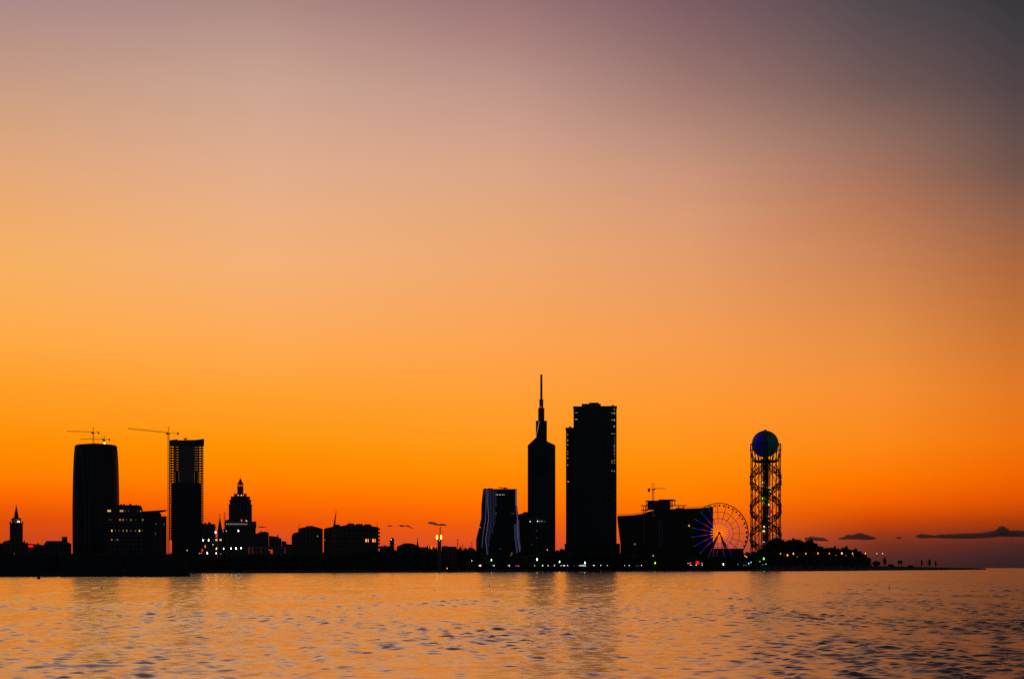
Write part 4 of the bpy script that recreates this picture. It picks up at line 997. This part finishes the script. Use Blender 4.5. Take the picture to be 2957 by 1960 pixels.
# port floodlights on the left
for px, py, c, s, r in ((586.5,1559,WH,7,.52),(602.5,1559,WH,7,.55),(622.5,1536,(255,225,195),9,.62),(688.5,1531.5,WH,8,.55),(646,1583,(225,235,245),4.5,.5),(667.5,1582.5,WH,7,.52),(681.5,1582.5,WH,8,.58),(696,1581.5,(255,240,228),7,.52),(598.5,1596,WH,7,.58),(624.5,1596.5,(220,255,220),5,.55)):
    street_lamp(px, py, c, s, 1300, r, 2.3, 'white harbour floodlight', 'harbour_floodlight', 'harbour floodlights')
for px, py, c, s, r in ((625,1583,(235,250,70),5,.58),(615,1571.5,(235,235,120),2,.38)): street_lamp(px, py, c, s, 1290, r, 2., 'yellow harbour floodlight', 'harbour_floodlight', 'harbour floodlights')
for px, py, c, s, r in ((592.5,1577,(255,90,10),2.2,.8),(540.5,1588,(255,140,90),3,.4),(584,1588,(235,70,15),.8,1.05),(580.5,1596,(255,190,130),1.2,.35),(576,1596.5,(240,210,140),1.4,.35),(41.5,1599,(255,110,60),1.2,.4)):  # the broad dull one stands in for glow on a lit facade
    street_lamp(px, py, c, s, 1280 if px > 100 else 1180, r, 2., 'orange harbour lamp', 'harbour_floodlight', 'harbour floodlights')
for px, py, s in ((644.5,1533.5,.9),(653.5,1532,1.6),(637.5,1597.5,.5)): street_lamp(px, py, (225,230,235), s, 1310, .4, 1.6, 'dim white harbour lamp', 'harbour_floodlight', 'harbour floodlights')
label_rows(LAMPS, None)

# ------------------------------------------------------------------ spit signs, boats and buoys
t = Thing('billboard', 'square dark board on a post on the low spit at right', 'sign', 2599, shoreY(2599)+8)
t.box('board', DCON, 2592.5, 2606, 1617.5, 1627.5, 0, .5)
m = MB(); t.bx(m, 2595, 2596.2, 1627.5, None, .1, .4); t.bx(m, 2602.5, 2603.7, 1627.5, None, .1, .4); t.part(m, 'post', STEEL)
for px, py, lb in ((2646.5,1611,'thin bare pole farthest left of the trees on the spit'),(2676,1613,'thin bare pole among the sparse trees on the spit')):
    t = Thing('pole', lb, 'pole', px, shoreY(px)+8, 'bare poles on the spit')
    m = MB(); m.tube((0,0,0), (0,0,t.z(py)), .3, 6, .15); t.part(m, 'shaft', STEEL)
    m = MB(); m.tube((-.9,0,t.z(py+2)), (.9,0,t.z(py+2)), .14, 5); t.part(m, 'crossarm', STEEL)
def boat(label, x0, x1, Y, cabin):
    t = Thing('boat', label, 'boat', (x0+x1)/2, Y, 'boats moored along the quay', gz=0)
    a, b = t.x(x0), t.x(x1); l = b-a; m = MB(); st = []
    for q, w, z in ((0,.5,.55),(.15,.85,.5),(.5,1,.48),(.8,.8,.58),(1,.06,.85)):
        x = a+l*q; st.append([(x, -w, z), (x, -w*.7, -.2), (x, w*.7, -.2), (x, w, z)])
    vs = [p for s in st for p in s]
    m.add(vs, [(i*4+j, i*4+4+j, i*4+5+j, i*4+1+j) for i in range(4) for j in range(3)]+[(0,1,2,3),(19,18,17,16)]+[(i*4+3, i*4+7, i*4+4, i*4) for i in range(4)])
    t.part(m, 'hull', DCON)
    m = MB(); m.box((a+l*.3, -.5, .46), (a+l*.55, .5, .46+cabin)); t.part(m, 'cabin', STEEL)
boat('low dark boat moored at the quay below the folded hotel', 1378, 1397, 1330, .35)
boat('low dark boat moored at the quay below the curved shell building', 1805, 1823, 1500, .3)
def buoy(label, px, py, wpx, hpx, lean, kind):
    Y = EYE*F/(py-HY); t = Thing('buoy', label, 'buoy', px, Y, gz=0)
    k = t.k; w, h = wpx*k/2, hpx*k
    m = MB()
    if kind == 0: m.lathe([(w*.75,-h*.3),(w,h*.05),(w*.95,h*.55),(w*.6,h*.75)], 14)
    else: m.lathe([(w*.6,-h*.3),(w,0),(w*.7,h*.3)], 12)
    t.part(m, 'float', RUST if kind == 0 else DCON)
    m = MB(); m.tube((0,0,h*.5 if kind == 0 else h*.2), (0,0,h), w*.3, 8, w*.2); m.lathe([(w*.35,h),(w*.4,h*1.08),(w*.1,h*1.2)], 8); t.part(m, 'topmark', STEEL)
    t.root.rotation_euler = (0, lean, t.root.rotation_euler.z)
buoy('fat dark buoy leaning right, just off the near pier', 110, 1671, 8.5, 12, .5, 0)
buoy('small dark leaning float on the water below the barrel tower', 292, 1698, 5, 8, .6, 1)
buoy('thin upright marker buoy on the water below the folded hotel', 1413.5, 1692, 3.2, 7, .05, 1)
buoy('small stick buoy far right on the darker water', 2568, 1698, 5, 10, .0, 1)

# ------------------------------------------------------------------ clouds low over the sea
mt = bpy.data.materials.new('cloud_vapour'); mt.use_nodes = True; n_ = mt.node_tree
n_.nodes.remove(n_.nodes['Principled BSDF'])
pv = n_.nodes.new('ShaderNodeVolumePrincipled'); pv.inputs['Color'].default_value = (.58,.57,.56,1); pv.inputs['Density'].default_value = .012
n_.links.new(pv.outputs[0], n_.nodes['Material Output'].inputs['Volume'])
def cloud(label, prof, Y=14000, dens=None):
    """prof: (px, top row, bottom row)"""
    t = Thing('cloud', label, 'cloud', sum(p[0] for p in prof)/len(prof), Y, 'clouds low over the horizon', gz=0)
    N = 14; vs = []; fine = []
    for (xa, ta, ba), (xb, tb, bb) in zip(prof, prof[1:]):
        n = max(2, int((xb-xa)/4))
        for i in range(n): q = i/n; fine.append((xa+(xb-xa)*q, ta+(tb-ta)*q, ba+(bb-ba)*q))
    fine.append(prof[-1])
    for i, (x, a, b) in enumerate(fine):
        e = min(i, len(fine)-1-i); end = min(1, e/2+.02)
        a2 = a+noise.noise(Vector((x*.09, a*.01, 1)))*1.6*end; zc, hz = t.z((a2+b)/2), max(.3, (b-a2)/2*t.k*end); dy = max(110, hz*3.6)*end+1
        for j in range(N):
            an = 2*math.pi*j/N; vs.append((t.x(x), dy*math.cos(an), zc+hz*math.sin(an)*(1 if math.sin(an) > 0 else .8)))
    m = MB(); M_ = len(fine)
    m.add(vs, [(i*N+j, i*N+(j+1)%N, (i+1)*N+(j+1)%N, (i+1)*N+j) for i in range(M_-1) for j in range(N)]+[tuple(range(N-1,-1,-1)), tuple(range((M_-1)*N, M_*N))])
    t.part(m, 'vapour', mt, smooth=True)
    # a single mesh needs no empty: keep the cloud itself as the thing
cloud('small grey cloud pair above the brick beacon tower', [(1231,1510,1512),(1240,1505.5,1513),(1250,1504.5,1515),(1258,1508,1517),(1265,1513,1517.5),(1272,1512,1518),(1280,1511,1518),(1287,1513,1517.5),(1294,1516,1517)])
cloud('faint wisp of cloud just right of the apartment blocks', [(1114,1518,1519),(1122,1516,1520),(1130,1516.5,1520),(1138,1519,1520)])
cloud('faint forked wisp of cloud above the lookout tower', [(1149,1516,1517),(1156,1514,1521),(1163,1516,1521),(1170,1516,1519),(1178,1515,1520),(1186,1520,1525),(1194,1525,1526)])
cloud('faint wisp of cloud right of the stepped tower', [(740,1521,1522),(750,1518,1523),(760,1519,1523),(772,1521,1522.5)])
cloud('short dark cloud just right of the lattice tower above the grove', [(2318,1553,1556),(2340,1548,1562),(2358,1549,1563),(2380,1553,1563),(2396,1559,1562)])
cloud('humped grey cloud in the middle of the right sky, above the boulevard lamps', [(2415,1554,1556),(2434,1549,1558),(2450,1541,1559),(2462,1544,1559),(2478,1537,1560),(2492,1539,1561),(2506,1544,1561),(2520,1547,1559),(2534,1553,1556)])
cloud('tiny grey cloud between the humped cloud and the long cloud bank', [(2583,1553,1554),(2591,1549.5,1556),(2600,1550,1556),(2608,1553,1555)])
cloud('long flat cloud bank with one hump at the right edge', [(2640,1545,1550),(2658,1539,1555),(2680,1542,1554),(2700,1545,1553),(2716,1541,1555),(2745,1540,1556),(2775,1538,1557),(2805,1538,1557),(2835,1536,1556),(2860,1532,1555),(2876,1528,1554),(2884,1519,1553),(2895,1517.5,1553),(2905,1522,1553),(2916,1530,1553),(2940,1530,1553),(2970,1530,1553),(3010,1534,1552),(3060,1545,1550)])

# ------------------------------------------------------------------ rendering
SC.view_settings.view_transform = 'Standard'; SC.view_settings.look = 'None'
SC.view_settings.exposure = 0; SC.view_settings.gamma = 1
SC.cycles.sample_clamp_indirect = 1.0
SC.cycles.volume_bounces = 1
SC.cycles.max_bounces = 6
SC.cycles.use_denoising = False
